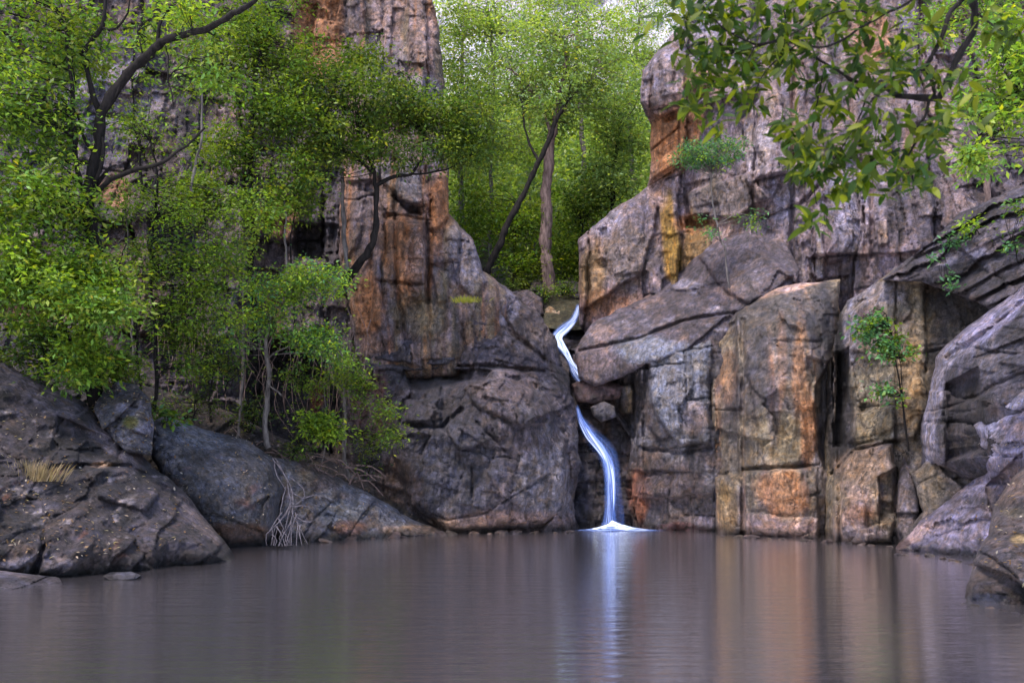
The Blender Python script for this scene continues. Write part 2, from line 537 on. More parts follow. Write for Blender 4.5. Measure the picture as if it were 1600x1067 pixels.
    allV = [V]; allC = [C]; prev = np.arange(nV)
    n0 = nV
    QQ = [Q]
    for P in rings[1:]:
        cur = -np.ones(nV, int)
        cur[bv] = n0 + np.arange(len(bv))
        n0 += len(bv)
        allV.append(P); allC.append(C[bv])
        QQ.append(np.stack([prev[B[:, 1]], prev[B[:, 0]], cur[B[:, 0]], cur[B[:, 1]]], 1))
        prev = cur
    V = np.concatenate(allV); C = np.concatenate(allC); Q = np.concatenate(QQ)
    if '_litter' in globals() and name in ('left_boulder', 'root_boulder', 'left_bank', 'shore_slab', 'striated_slab', 'near_boulder', 'mossy_block'):
        _litter.append(V[:nV].copy())
    base_loc = np.array([V[:, 0].mean(), V[:, 1].min(), V[:, 2].min()])
    me = quads_mesh(name, V - base_loc, Q, mat=mat or M_ROCK, tint=C, smooth=False)
    o = link(name, me, parent, tuple(base_loc), kind, label, cat, group)
    if parent is not None:
        o.location = Vector(base_loc) - parent.location
    return o

#ROCKS_BEGIN
exec_rocks = True

# ---- far wall behind the left trees
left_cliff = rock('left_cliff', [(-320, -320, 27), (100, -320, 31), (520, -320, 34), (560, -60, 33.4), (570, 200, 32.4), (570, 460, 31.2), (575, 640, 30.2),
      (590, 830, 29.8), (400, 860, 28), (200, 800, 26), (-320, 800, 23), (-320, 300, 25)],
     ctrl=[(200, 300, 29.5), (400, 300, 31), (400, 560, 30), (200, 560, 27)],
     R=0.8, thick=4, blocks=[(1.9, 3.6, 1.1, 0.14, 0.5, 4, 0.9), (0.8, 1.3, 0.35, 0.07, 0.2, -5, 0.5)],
     plates=[([(385, 545), (440, 520), (500, 560), (540, 640), (545, 720), (400, 720), (375, 640)], -1.6, 0.5, DRK),  # hollow painted near black to deepen its shade
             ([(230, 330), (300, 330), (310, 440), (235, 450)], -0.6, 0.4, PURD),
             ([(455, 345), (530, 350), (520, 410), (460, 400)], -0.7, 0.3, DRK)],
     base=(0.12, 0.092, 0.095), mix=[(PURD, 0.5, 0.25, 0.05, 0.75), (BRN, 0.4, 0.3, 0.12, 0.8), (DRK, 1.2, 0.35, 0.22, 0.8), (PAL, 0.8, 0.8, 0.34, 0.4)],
     stains_and_shading=[(500, 40, 45, 90, ORA, .8), (180, 300, 30, 30, ORA, .6), (435, 335, 35, 45, ORA, .6), (205, 470, 60, 70, BRN, .8), (60, 490, 50, 30, RUS, .5),
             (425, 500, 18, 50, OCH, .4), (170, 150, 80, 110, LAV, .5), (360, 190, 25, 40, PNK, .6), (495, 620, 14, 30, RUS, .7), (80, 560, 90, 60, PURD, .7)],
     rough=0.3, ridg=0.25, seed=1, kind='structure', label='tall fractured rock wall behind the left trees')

# ---- left tower above the fall
rock('rock_tower', [(520, -320, 34), (640, -320, 34.5), (665, -40, 34), (688, 50, 33.4), (694, 128, 32.8), (690, 200, 32.6), (702, 270, 32.4), (700, 335, 31.8), (738, 375, 31.5),
      (758, 430, 31.3), (800, 462, 31.2), (815, 520, 31), (780, 580, 30.6), (560, 600, 30.4), (548, 480, 30.8), (530, 400, 31.2), (535, 250, 32), (545, 100, 33), (540, -40, 33.6)],
     ctrl=[(620, 350, 30.6), (620, 480, 30.2), (620, 100, 32.2)], R=0.8, thick=4,
     blocks=[(1.5, 3.4, 0.55, 0.12, 0.45, 2, 0.7), (0.6, 0.9, 0.16, 0.05, 0.12, 0, 0.35)],
     plates=[([(560, -300), (615, -300), (640, 40), (640, 120), (600, 130), (570, 60)], -0.5, 0.4, None),
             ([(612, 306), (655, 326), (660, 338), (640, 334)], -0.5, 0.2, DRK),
             ([(580, 255), (650, 250), (670, 320), (640, 318), (600, 290)], 0.35, 0.3, GRY),
             ([(660, 270), (700, 270), (702, 338), (685, 360), (668, 360)], 0.4, 0.25, ORA),
             ([(585, 340), (662, 345), (668, 440), (662, 470), (640, 465), (625, 500), (605, 540), (580, 500)], 0.5, 0.3, None),
             ([(675, 415), (702, 425), (700, 470), (682, 475)], 0.4, 0.2, OLI),
             ([(690, 345), (745, 385), (760, 440), (740, 470), (712, 440), (700, 400)], 0.3, 0.35, PUR)],
     cracks=[([(617, 240), (620, 520)], 0.12, 0.25), ([(668, 350), (668, 470)], 0.12, 0.5), ([(590, 438), (620, 442), (660, 445)], 0.08, 0.3), ([(622, 460), (632, 520), (640, 560)], 0.12, 0.4)],
     base=(0.21, 0.14, 0.12), mix=[(PUR, 1.6, 0.18, 0.0, 0.8), (OLI, 1.8, 0.2, 0.15, 0.7), (ORA, 2.4, 0.16, 0.2, 0.85), (DRK, 2.2, 0.25, 0.3, 0.7)],
     stains_and_shading=[(632, 410, 20, 75, ORA, .9), (575, 480, 24, 70, ORA, .8), (650, 400, 18, 60, PNK, .5), (610, 380, 20, 60, (.3,.15,.08), .6), (688, 310, 22, 50, ORA, .8), (668, 80, 14, 60, PNK, .8), (600, 110, 40, 60, LAV, .5), (585, 560, 30, 50, PNK, .5),  # narrow pink strip paints the light on the tower's right edge
             (660, 490, 50, 40, OLI, .6), (730, 400, 40, 50, LAV, .6), (600, 20, 30, 50, PNK, .5), (655, 150, 40, 40, LAV, .7)],
     rough=0.1, ridg=0.08, fan=.5, fac=1.2, seed=2, kind='structure', label='orange-streaked rock tower left of the wooded gully')

# ---- the broad boulder face left of the fall
rock('rock_face', [(540, 640, 30), (548, 560, 30.2), (600, 520, 30.6), (700, 490, 31), (748, 470, 31.2), (765, 438, 31.4), (800, 452, 31.6), (835, 485, 31.8), (862, 525, 31.6), (886, 585, 31), (902, 640, 30.6),
      (908, 700, 30.2), (897, 770, 30), (905, 838, 29.8), (780, 840, 28.8), (700, 842, 28.3), (640, 830, 28.4), (560, 780, 29.2)],
     ctrl=[(740, 720, 28.3), (800, 640, 28.6), (640, 680, 29), (720, 560, 30.2), (840, 760, 28.8)], R=1.0, thick=4,
     blocks=[(2.4, 2.6, 0.35, 0.08, 0.2, -12, 0.9), (0.9, 0.7, 0.14, 0.05, 0.1, -14, 0.4)],
     plates=[([(620, 600), (700, 592), (790, 590), (850, 615), (884, 690), (886, 790), (850, 822), (700, 826), (640, 790), (608, 700)], 0.7, 0.7, None),
             ([(630, 578), (700, 574), (770, 578), (760, 596), (700, 600), (640, 612)], -0.9, 0.2, DRK),  # shade under the overhang put into the colour
             ([(715, 580), (800, 575), (850, 600), (872, 660), (820, 668), (750, 640), (722, 610)], 0.35, 0.4, PURD),
             ([(630, 625), (690, 622), (690, 655), (640, 660)], 0.2, 0.15, PURD),
             ([(715, 668), (745, 662), (790, 700), (760, 700)], 0.16, 0.1, None)],
     cracks=[([(560, 562), (650, 572), (760, 572), (850, 580)], 0.1, 0.4), ([(720, 640), (690, 668), (630, 662)], 0.1, 0.3), ([(745, 660), (790, 705)], 0.06, 0.2), ([(738, 730), (738, 775)], 0.05, 0.2), ([(640, 790), (700, 812), (760, 800), (860, 740)], 0.06, 0.18),
             ([(780, 470), (800, 520), (850, 560)], 0.12, 0.4)],
     base=(0.085, 0.07, 0.082), mix=[(PURD, 0.9, 0.5, 0.0, 0.8), (GRY, 1.2, 0.6, 0.15, 0.5), (DRK, 1.6, 0.5, 0.25, 0.8), (BRN, 0.9, 0.9, 0.22, 0.5)],
     stains_and_shading=[(690, 640, 70, 50, (.04,.035,.042), .85), (710, 730, 90, 80, (0.058, 0.055, 0.07), .85), (850, 765, 50, 75, (.24,.22,.24), .7), (800, 600, 50, 30, (0.15, .11, .115), .6), (650, 590, 60, 25, DRK, .7), (700, 825, 70, 16, PEA, .6),
             (800, 815, 110, 20, PNK, .55), (580, 640, 40, 60, RUS, .35), (620, 760, 40, 50, BRN, .7), (570, 720, 30, 80, DRK, .7), (820, 525, 40, 30, (0.2, .15, .13), .6), (790, 480, 30, 30, LAV, .5)],
     rough=0.16, ridg=0.16, fac=1.7, facang=-15, edge=.22, seed=3, kind='structure', label='broad dark rock face left of the waterfall')

# ---- the gully floor that carries the fall
rock('gully_rock', [(830, 440, 37.5), (925, 440, 37.5), (935, 500, 35.8), (1030, 600, 33.4), (1030, 845, 31.4), (870, 845, 31.2), (870, 640, 32.4), (850, 540, 34.6), (820, 480, 36.5)],
     ctrl=[(900, 480, 37), (880, 525, 35.4), (900, 585, 33.8), (905, 640, 32.3), (955, 830, 30.9), (950, 720, 31.5)], R=0.3, thick=3,
     blocks=[(0.9, 0.8, 0.4, 0.08, 0.2, -10, 0.5), (0.4, 0.35, 0.15, 0.04, 0.08, 5, 0.2)],
     base=(0.06, 0.048, 0.055), mix=[(DRK, 1, 0.5, 0.05, 0.8), (BRN, 1.5, 1.2, 0.2, 0.7)],
     stains_and_shading=[(905, 770, 22, 60, (0.05, 0.06, 0.12), .6), (930, 760, 60, 90, DRK, .7), (865, 495, 16, 14, (0.3, .2, .1), .7), (1000, 760, 22, 60, RUS, .5), (890, 450, 40, 20, PURD, .6)],
     mat=M_WET, rough=0.2, ridg=0.2, seed=4, kind='structure', label='wet dark rock of the gully behind the waterfall')

# ---- wall right of the fall
rock('fall_side_wall', [(930, 600, 31.6), (965, 580, 30.8), (1000, 548, 30.4), (1060, 535, 30.2), (1120, 515, 29.6), (1150, 520, 29.2), (1150, 840, 28.6), (1000, 840, 29.7), (982, 740, 30.6), (985, 680, 31), (950, 640, 31.5)],
     ctrl=[(1060, 700, 29.2)], R=0.7, thick=3.5,
     blocks=[(1.1, 2.2, 0.45, 0.09, 0.3, 2, 0.5), (0.5, 0.6, 0.14, 0.05, 0.1, 0, 0.3)],
     plates=[([(950, 590), (1000, 575), (1008, 640), (990, 690), (960, 640)], -0.9, 0.25, DRK),  # recess painted dark for the shade inside it
             ([(968, 602), (988, 596), (990, 645), (972, 650)], 0.5, 0.15, OLI),
             ([(1012, 548), (1112, 530), (1108, 690), (1060, 700), (1020, 640)], 0.4, 0.25, BLU),
             ([(1000, 780), (1115, 770), (1115, 835), (1000, 835)], -0.3, 0.3, None)],
     cracks=[([(1000, 700), (1060, 708), (1110, 700)], 0.08, 0.25), ([(1010, 560), (1005, 680)], 0.09, 0.3)],
     base=(0.078, 0.066, 0.076), mix=[(DRK, 1.3, 0.4, 0.08, 0.8), (GRY, 1.5, 0.9, 0.12, 0.55), (BRN, 1.0, 0.9, 0.2, 0.6)],
     stains_and_shading=[(1060, 610, 50, 70, (0.20, .20, .235), .75), (1000, 770, 18, 45, RUS, .8), (1050, 760, 60, 40, (0.09, .065, .065), .8), (1060, 825, 50, 10, (0.2, .05, .04), .5), (1100, 815, 20, 12, (.3, .25, .3), .6), (1085, 655, 25, 30, PNK, .3)],
     rough=0.16, ridg=0.16, seed=5, kind='structure', label='blue-grey rock wall right beside the waterfall')

# ---- right tower and upper wall
rock('right_cliff', [(906, 510, 33.6), (903, 440, 33.8), (905, 375, 34), (935, 345, 34), (1010, 292, 33.6), (1018, 250, 33.4), (1016, 195, 33.2), (1000, 160, 33), (1003, 110, 33), (1055, 50, 33.4), (1090, 0, 33.6), (1160, -320, 35),
      (1950, -320, 27), (1950, 520, 24), (1600, 520, 26), (1300, 520, 29.6), (1150, 560, 30.6), (1000, 560, 32), (930, 540, 33)],
     ctrl=[(1200, 200, 31), (1400, 200, 29.5), (1600, 200, 27.5), (1200, 400, 30.2), (1450, 380, 28)], R=0.8, thick=4,
     blocks=[(1.5, 5.5, 0.8, 0.12, 0.45, -3, 0.6), (0.65, 1.6, 0.22, 0.06, 0.15, 2, 0.4)],
     plates=[([(998, 110), (1060, 48), (1100, 0), (1180, 0), (1185, 140), (1060, 172), (1030, 188), (1000, 160)], 0.7, 0.3, (0.30, .24, .27)),
             ([(1015, 190), (1060, 172), (1110, 160), (1090, 230), (1050, 262), (1012, 286)], 0.3, 0.15, ORA),
             ([(1012, 262), (1050, 235), (1055, 275), (1015, 292)], 0.25, 0.12, ORA),
             ([(904, 376), (1008, 294), (1028, 320), (1018, 380), (1000, 430), (935, 470), (904, 490)], 0.55, 0.25, None),
             ([(1030, 320), (1062, 318), (1060, 430), (1032, 440)], 0.3, 0.2, None),
             ([(1070, 300), (1170, 270), (1200, 310), (1150, 340), (1080, 345)], 0.5, 0.2, (0.15, .12, .11)),
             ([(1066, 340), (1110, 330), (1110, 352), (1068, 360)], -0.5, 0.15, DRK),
             ([(1120, 340), (1165, 325), (1160, 400), (1110, 410)], 0.1, 0.2, PNK),
             ([(1368, 346), (1388, 338), (1390, 382), (1372, 386)], 0.25, 0.12, PEA),
             ([(1274, 362), (1286, 358), (1285, 436), (1276, 438)], 0.25, 0.1, PAL),
             ([(1160, 190), (1215, 120), (1235, 250), (1195, 330), (1165, 280)], 0.45, 0.3, None),
             ([(1290, 200), (1345, 180), (1350, 400), (1295, 410)], 0.4, 0.25, None)],
     cracks=[([(1040, 188), (1075, 172), (1110, 140)], 0.1, 0.4), ([(1012, 240), (1060, 200)], 0.06, 0.25), ([(1060, 260), (1062, 180)], 0.06, 0.25), ([(1012, 292), (1060, 262), (1100, 240)], 0.08, 0.3),
             ([(1180, 345), (1250, 320), (1290, 280)], 0.1, 0.3), ([(1240, 100), (1236, 470)], 0.12, 0.5), ([(1360, 250), (1362, 400)], 0.12, 0.4)],
     base=(0.24, 0.18, 0.195), mix=[(PUR, 1.4, 0.15, 0.05, 0.6), (PNK, 2.0, 0.16, 0.18, 0.7), (PURD, 1.5, 0.2, 0.15, 0.75), (DRK, 2.2, 0.3, 0.3, 0.7), (OLI, 1.2, 0.4, 0.3, 0.5), (PAL, 1.6, 0.3, 0.3, 0.5)],
     stains_and_shading=[(1045, 215, 45, 60, ORA, .85), (1035, 160, 30, 20, BRN, .5), (1050, 395, 16, 60, OCH, .95), (1090, 390, 26, 60, OCH, .7), (1042, 340, 12, 50, OCH, .9), (980, 400, 55, 60, (0.18, .14, .12), .7), (925, 430, 24, 60, OCH, .55),
             (955, 480, 60, 35, ORA, .55), (1030, 300, 14, 30, PNK, .7), (940, 345, 40, 25, LAV, .6), (1105, 130, 40, 30, ORA, .5), (1085, 350, 40, 16, ORA, .8), (1360, 60, 40, 60, ORA, .55), (1240, 170, 9, 110, PNK, .85), (1215, 300, 10, 130, (.12,.09,.11), .6), (1270, 330, 12, 110, (.12,.09,.11), .6), (1310, 240, 8, 90, PNK, .6), (1350, 180, 12, 100, (.10,.08,.09), .6), (1400, 330, 18, 70, DRK, .7), (1420, 240, 10, 60, ORA, .5), (1160, 330, 22, 40, (.10,.08,.08), .7),
             (1180, 230, 30, 50, PAL, .6), (1330, 320, 40, 90, LAV, .6), (1450, 320, 60, 80, PURD, .6), (1550, 280, 60, 90, PURD, .6), (1190, 400, 30, 70, PUR, .6), (1230, 300, 30, 60, LAV, .6), (1100, 30, 30, 50, LAV, .6)],
     rough=0.1, ridg=0.06, fan=.45, fac=1.3, seed=6, kind='structure', label='high purple and orange cliff on the right side of the gorge')

# ---- sloping smooth slab above the fall
rock('sloping_slab', [(898, 548, 31.4), (925, 505, 32.6), (1010, 462, 33), (1062, 425, 33), (1100, 392, 32.6), (1160, 350, 32), (1215, 360, 31), (1250, 420, 29.8), (1240, 480, 29), (1150, 510, 29.2), (1118, 548, 29.5), (1060, 556, 29.8), (1010, 566, 30), (975, 590, 30.6), (930, 606, 31.2), (905, 590, 31.6)],
     ctrl=[(1060, 480, 31), (960, 540, 31.2)], R=0.35, thick=3,
     fac=.5, facang=30, blocks=[(3.2, 2.2, 0.3, 0.06, 0.1, 32, 0.5)],
     plates=[([(1090, 400), (1160, 350), (1240, 430), (1170, 480), (1120, 440)], 0.3, 0.3, None)],
     cracks=[([(905, 548), (1000, 528), (1070, 500), (1150, 488)], 0.08, 0.3), ([(1010, 462), (1090, 452), (1140, 440)], 0.05, 0.12)],
     base=(0.07, 0.054, 0.064), mix=[(PURD, 0.6, 1.0, 0.1, 0.6), (PNK, 0.7, 1.2, 0.28, 0.5), (LAV, 1.0, 2.0, 0.25, 0.5)],
     stains_and_shading=[(1010, 545, 60, 22, BLU, .7), (930, 560, 40, 30, (0.16, .11, .11), .6), (940, 520, 24, 14, PNK, .4), (1170, 420, 30, 50, (0.13, .10, .10), .6)],
     mat=M_SMOOTH, rough=0.14, ridg=0.1, seed=7, kind='structure', label='smooth purple slab sloping down to the top of the waterfall')

# ---- boulders jammed in the gully
rock('gully_boulder', [(893, 600, 32), (915, 590, 31.8), (948, 592, 31.6), (975, 604, 31.4), (968, 622, 31.3), (930, 632, 31.4), (902, 628, 31.7)], R=0.4, thick=1.0, blocks=[(0.5, 0.4, 0.1, 0.04, 0.06, 10, 0.2)],
     base=(0.09, 0.055, 0.055), mix=[(DRK, 2, 1, 0.2, 0.5)], mat=M_WET, rough=0.08, ridg=0.06, rscale=2.5, seed=8, edge=0.08,
     label='reddish boulder jammed in the gully between the two drops', cat='boulder', group='boulders jammed in the gully')
rock('gully_boulder', [(922, 636, 31.4), (944, 626, 31.2), (962, 634, 31.1), (964, 652, 31.1), (940, 660, 31.2), (926, 650, 31.4)], R=0.3, thick=0.9,
     base=(0.10, 0.09, 0.10), mix=[(DRK, 2, 1, 0.2, 0.5)], rough=0.07, ridg=0.05, rscale=2.5, seed=9, edge=0.06, mat=M_WET,
     label='grey boulder wedged right of the long drop of the waterfall', cat='boulder', group='boulders jammed in the gully')
rock('gully_boulder', [(860, 545, 34), (880, 556, 33.6), (892, 570, 33.2), (888, 600, 32.6), (905, 640, 32), (895, 700, 31.4), (868, 640, 32), (850, 590, 33)], R=0.4, thick=1.0,
     base=(0.10, 0.08, 0.075), mix=[(DRK, 2, 1, 0.1, 0.6)], rough=0.12, ridg=0.1, rscale=2, seed=10, edge=0.08,
     label='brown rock rib on the left edge of the waterfall', cat='boulder', group='boulders jammed in the gully')
rock('gully_boulder', [(842, 490, 37), (858, 478, 36.6), (878, 486, 36.4), (876, 504, 36.2), (852, 510, 36.2)], R=0.3, thick=1.0,
     base=(0.34, 0.24, 0.15), rough=0.08, ridg=0.06, rscale=2, seed=11, edge=0.06,
     label='tan boulder on the gully lip left of the top of the waterfall', cat='boulder', group='boulders jammed in the gully')

# ---- rounded pillar
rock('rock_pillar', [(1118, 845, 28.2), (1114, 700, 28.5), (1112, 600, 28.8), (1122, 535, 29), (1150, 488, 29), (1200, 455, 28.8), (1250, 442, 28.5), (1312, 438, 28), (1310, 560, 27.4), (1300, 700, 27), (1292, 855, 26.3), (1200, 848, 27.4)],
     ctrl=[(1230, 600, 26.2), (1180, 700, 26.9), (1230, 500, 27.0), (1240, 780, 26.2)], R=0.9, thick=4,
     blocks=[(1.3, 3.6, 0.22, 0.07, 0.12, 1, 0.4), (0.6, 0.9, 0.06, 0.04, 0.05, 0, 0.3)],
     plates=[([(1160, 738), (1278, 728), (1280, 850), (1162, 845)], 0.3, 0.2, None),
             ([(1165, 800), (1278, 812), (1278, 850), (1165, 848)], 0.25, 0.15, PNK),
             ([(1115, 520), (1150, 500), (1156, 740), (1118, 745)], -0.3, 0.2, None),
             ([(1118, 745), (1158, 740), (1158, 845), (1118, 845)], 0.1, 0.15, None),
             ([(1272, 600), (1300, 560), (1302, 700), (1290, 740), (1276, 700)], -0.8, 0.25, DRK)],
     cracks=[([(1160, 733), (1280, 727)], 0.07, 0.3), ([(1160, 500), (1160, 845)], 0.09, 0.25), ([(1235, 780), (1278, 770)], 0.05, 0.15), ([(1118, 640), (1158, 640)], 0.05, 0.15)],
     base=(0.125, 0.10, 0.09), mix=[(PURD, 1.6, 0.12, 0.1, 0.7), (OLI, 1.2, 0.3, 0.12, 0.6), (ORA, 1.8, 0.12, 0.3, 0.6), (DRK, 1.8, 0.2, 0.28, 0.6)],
     stains_and_shading=[(1205, 500, 80, 50, (0.06, .05, .05), .8), (1185, 580, 22, 100, (.05, .042, .045), .8), (1222, 560, 9, 90, (.17, .10, .07), .7), (1250, 600, 14, 120, (.30, .15, .07), .75), (1225, 680, 50, 50, OLI, .85), (1262, 670, 14, 80, ORA, .7), (1210, 640, 12, 60, PURD, .6), (1138, 585, 16, 50, (.28, .15, .08), .6), (1225, 770, 50, 40, ORA, .6), (1138, 800, 20, 50, OCH, .4),
             (1215, 830, 60, 16, PNK, .8), (1290, 500, 30, 70, DRK, .9), (1292, 600, 14, 120, DRK, .85), (1220, 452, 80, 8, PNK, .8, -12), (1150, 600, 8, 90, DRK, .6)],  # dark edge paints the recess shade, thin pink arc the lit rim
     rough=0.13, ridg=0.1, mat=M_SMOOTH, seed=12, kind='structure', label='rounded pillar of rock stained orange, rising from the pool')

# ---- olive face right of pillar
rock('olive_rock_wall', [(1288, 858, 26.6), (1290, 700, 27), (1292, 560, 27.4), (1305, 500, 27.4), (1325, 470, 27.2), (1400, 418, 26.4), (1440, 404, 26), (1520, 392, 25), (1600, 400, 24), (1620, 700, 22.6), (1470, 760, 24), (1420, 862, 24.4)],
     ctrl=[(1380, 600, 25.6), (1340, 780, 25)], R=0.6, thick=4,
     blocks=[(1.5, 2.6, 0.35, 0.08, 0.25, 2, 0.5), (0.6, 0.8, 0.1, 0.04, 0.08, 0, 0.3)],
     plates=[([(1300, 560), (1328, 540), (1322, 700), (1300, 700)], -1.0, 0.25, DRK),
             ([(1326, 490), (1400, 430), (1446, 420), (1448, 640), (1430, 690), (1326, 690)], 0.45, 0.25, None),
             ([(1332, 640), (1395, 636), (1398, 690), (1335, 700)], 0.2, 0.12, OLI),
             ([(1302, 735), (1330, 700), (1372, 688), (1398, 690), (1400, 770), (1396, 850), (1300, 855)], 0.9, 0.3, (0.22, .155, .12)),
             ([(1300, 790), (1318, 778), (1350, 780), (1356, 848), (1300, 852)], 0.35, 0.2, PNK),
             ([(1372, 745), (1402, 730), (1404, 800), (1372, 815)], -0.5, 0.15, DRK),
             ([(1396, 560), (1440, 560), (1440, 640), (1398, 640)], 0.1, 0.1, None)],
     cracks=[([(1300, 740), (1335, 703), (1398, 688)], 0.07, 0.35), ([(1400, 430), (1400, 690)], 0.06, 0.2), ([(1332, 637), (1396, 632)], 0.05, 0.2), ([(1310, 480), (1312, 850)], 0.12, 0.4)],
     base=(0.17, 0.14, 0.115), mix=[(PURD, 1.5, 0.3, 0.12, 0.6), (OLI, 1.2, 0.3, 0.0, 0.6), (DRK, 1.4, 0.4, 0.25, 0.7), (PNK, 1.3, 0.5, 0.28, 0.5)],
     stains_and_shading=[(1312, 620, 26, 130, DRK, .9), (1350, 520, 20, 60, (.13,.09,.13), .7), (1425, 590, 22, 90, (0.30, .19, .09), .75), (1360, 580, 40, 70, (0.2, .17, .12), .7), (1310, 600, 16, 110, DRK, .85), (1350, 460, 60, 24, LAV, .55), (1330, 520, 12, 60, LAV, .5), (1350, 730, 45, 30, (0.26, .17, .11), .7), (1340, 835, 50, 16, (.36, .28, .27), .8),  # tall black marks paint the shade of the gap beside the pillar
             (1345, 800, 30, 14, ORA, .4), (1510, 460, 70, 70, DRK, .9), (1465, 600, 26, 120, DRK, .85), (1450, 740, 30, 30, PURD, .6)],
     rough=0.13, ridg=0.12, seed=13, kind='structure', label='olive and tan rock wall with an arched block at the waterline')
rock('shore_block', [(1356, 852, 24.6), (1358, 795, 24.8), (1372, 780, 25), (1400, 752, 25), (1412, 790, 24.6), (1408, 852, 24.2)], R=0.25, thick=1.2, base=(0.20, .17, .16), mix=[(DRK, 2, .6, .1, .6), (PNK, 2, 1, .2, .5)],
     blocks=[(.5, .6, .15, .04, .08, 0, .15)], rough=0.06, ridg=0.06, rscale=2, seed=14, edge=0.06, label='small dark square block standing at the foot of the olive wall', cat='rock')
rock('shore_block', [(1404, 852, 24), (1400, 800, 24.2), (1412, 690, 25), (1440, 690, 24.8), (1438, 800, 24), (1432, 852, 23.6)], R=0.3, thick=1.2, base=(0.17, .14, .15), mix=[(DRK, 2, .5, .15, .6), (OLI, 1, 1, .1, .5)],
     blocks=[(.5, 1.2, .2, .05, .1, 2, .15)], rough=0.08, ridg=0.06, rscale=2, seed=15, edge=0.07, label='tall narrow rock post beside the sloping right slab', cat='rock')

# ---- strata shelf upper right
rock('strata_shelf', [(1370, 440, 25), (1430, 400, 25), (1462, 372, 24.6), (1500, 335, 24.6), (1600, 285, 23.6), (1950, 150, 21), (1950, 600, 18), (1620, 560, 21), (1540, 480, 23), (1440, 440, 24.4)],
     R=0.35, thick=4, strata=(0.7, 0.45, -26, 2.0), blocks=[(1.8, 0.8, 0.3, 0.06, 0.15, 26, 0.4)],
     base=(0.11, .09, .105), mix=[(DRK, .8, 1.2, .05, .75), (LAV, .8, 1.6, .22, .7), (OLI, 1, 1, .3, .5)],
     stains_and_shading=[(1530, 430, 60, 40, DRK, .7), (1500, 400, 50, 12, LAV, .6, -10)],
     rough=0.15, ridg=0.15, seed=16, kind='structure', label='layered rock shelf under the upper right cliff')

# ---- big dark boulder right
rock('dark_boulder', [(1438, 735, 22.6), (1440, 660, 22.8), (1462, 558, 22.6), (1500, 522, 22), (1600, 442, 21), (1950, 230, 17), (1950, 760, 15), (1600, 720, 19), (1545, 760, 21), (1480, 752, 22)],
     ctrl=[(1500, 640, 21), (1560, 580, 20.2)], R=0.9, Rd=1.4, thick=4,
     blocks=[(1.8, 2.4, 0.5, 0.08, 0.3, 35, 0.8), (0.7, 0.6, 0.14, 0.04, 0.1, 30, 0.3)],
     plates=[([(1440, 590), (1475, 580), (1478, 730), (1442, 735)], 0.3, 0.3, LAV), ([(1478, 600), (1530, 570), (1540, 700), (1480, 720)], -0.5, 0.3, None)],
     cracks=[([(1480, 560), (1540, 520), (1620, 455)], 0.1, 0.3)],
     base=(0.075, .064, .082), mix=[(PURD, .8, .8, .05, .6), (DRK, 1.1, .5, .12, .8), (LAV, .8, 1.4, .25, .6)],
     stains_and_shading=[(1510, 655, 50, 60, (.04, .032, .032), .85), (1452, 650, 9, 80, LAV, .75), (1560, 496, 90, 22, (.34,.30,.42), .9, -38), (1480, 560, 40, 14, LAV, .8, -40), (1570, 560, 60, 40, (.10, .09, .11), .7)],  # lavender strips paint skylight on the top edges, dark centre the recess shade
     rough=0.15, ridg=0.15, seed=17, label='big dark boulder at the right with skylight painted lavender on its top', cat='boulder')

rock('mid_block', [(1395, 862, 22.6), (1440, 800, 22.6), (1425, 740, 22.9), (1450, 715, 22.8), (1530, 712, 22), (1600, 700, 21), (1600, 850, 20), (1480, 870, 21.8)], R=0.4, thick=2,
     base=(.13, .105, .10), mix=[(DRK, 1, .8, .1, .7), (LAV, 1, 1.5, .25, .5)], blocks=[(1, .8, .3, .06, .15, 30, .3)], stains_and_shading=[(1450, 760, 30, 40, OLI, .5)], rough=.1, ridg=.1, seed=18,
     label='low olive-brown block between the post and the sloping right slab', cat='rock')

# ---- sloping striated slab at the right shore
rock('striated_slab', [(1392, 862, 21.8), (1440, 815, 22), (1500, 765, 21.6), (1536, 736, 21), (1516, 665, 21), (1560, 615, 20.5), (1600, 580, 20), (1950, 380, 16), (1950, 930, 13), (1580, 912, 18.4), (1525, 880, 19.8), (1440, 872, 21.2)],
     ctrl=[(1500, 820, 20.4), (1580, 700, 19.2)], R=0.4, Rd=0.8, thick=3, strata=(0.28, 0.28, -38, 1.5),
     blocks=[(2.0, 0.7, 0.22, 0.05, 0.12, 38, 0.4), (.8, .25, .08, .03, .05, 38, .2)],
     plates=[([(1540, 760), (1600, 700), (1620, 860), (1560, 870)], -0.5, 0.4, PURD)],
     base=(0.165, .14, .19), mix=[(PURD, .8, 1.4, .18, .7), (PNK, .8, 1.5, .3, .5), ((.25,.225,.32), 1, 2, .15, .7), (DRK, 1.6, 2.5, .32, .7)],
     stains_and_shading=[(1560, 640, 60, 18, LAV, .9, -36), (1540, 690, 30, 30, LAV, .8), (1420, 842, 50, 12, PNK, .6, -35), (1500, 868, 50, 10, DRK, .6, 8), (1580, 760, 30, 50, (.12, .09, .10), .7)],  # tilted lavender marks are painted highlights on the upper faces
     mat=M_SMOOTH, rough=0.1, ridg=0.14, seed=19, label='lavender striated slab sloping into the pool at the right', cat='rock slab')

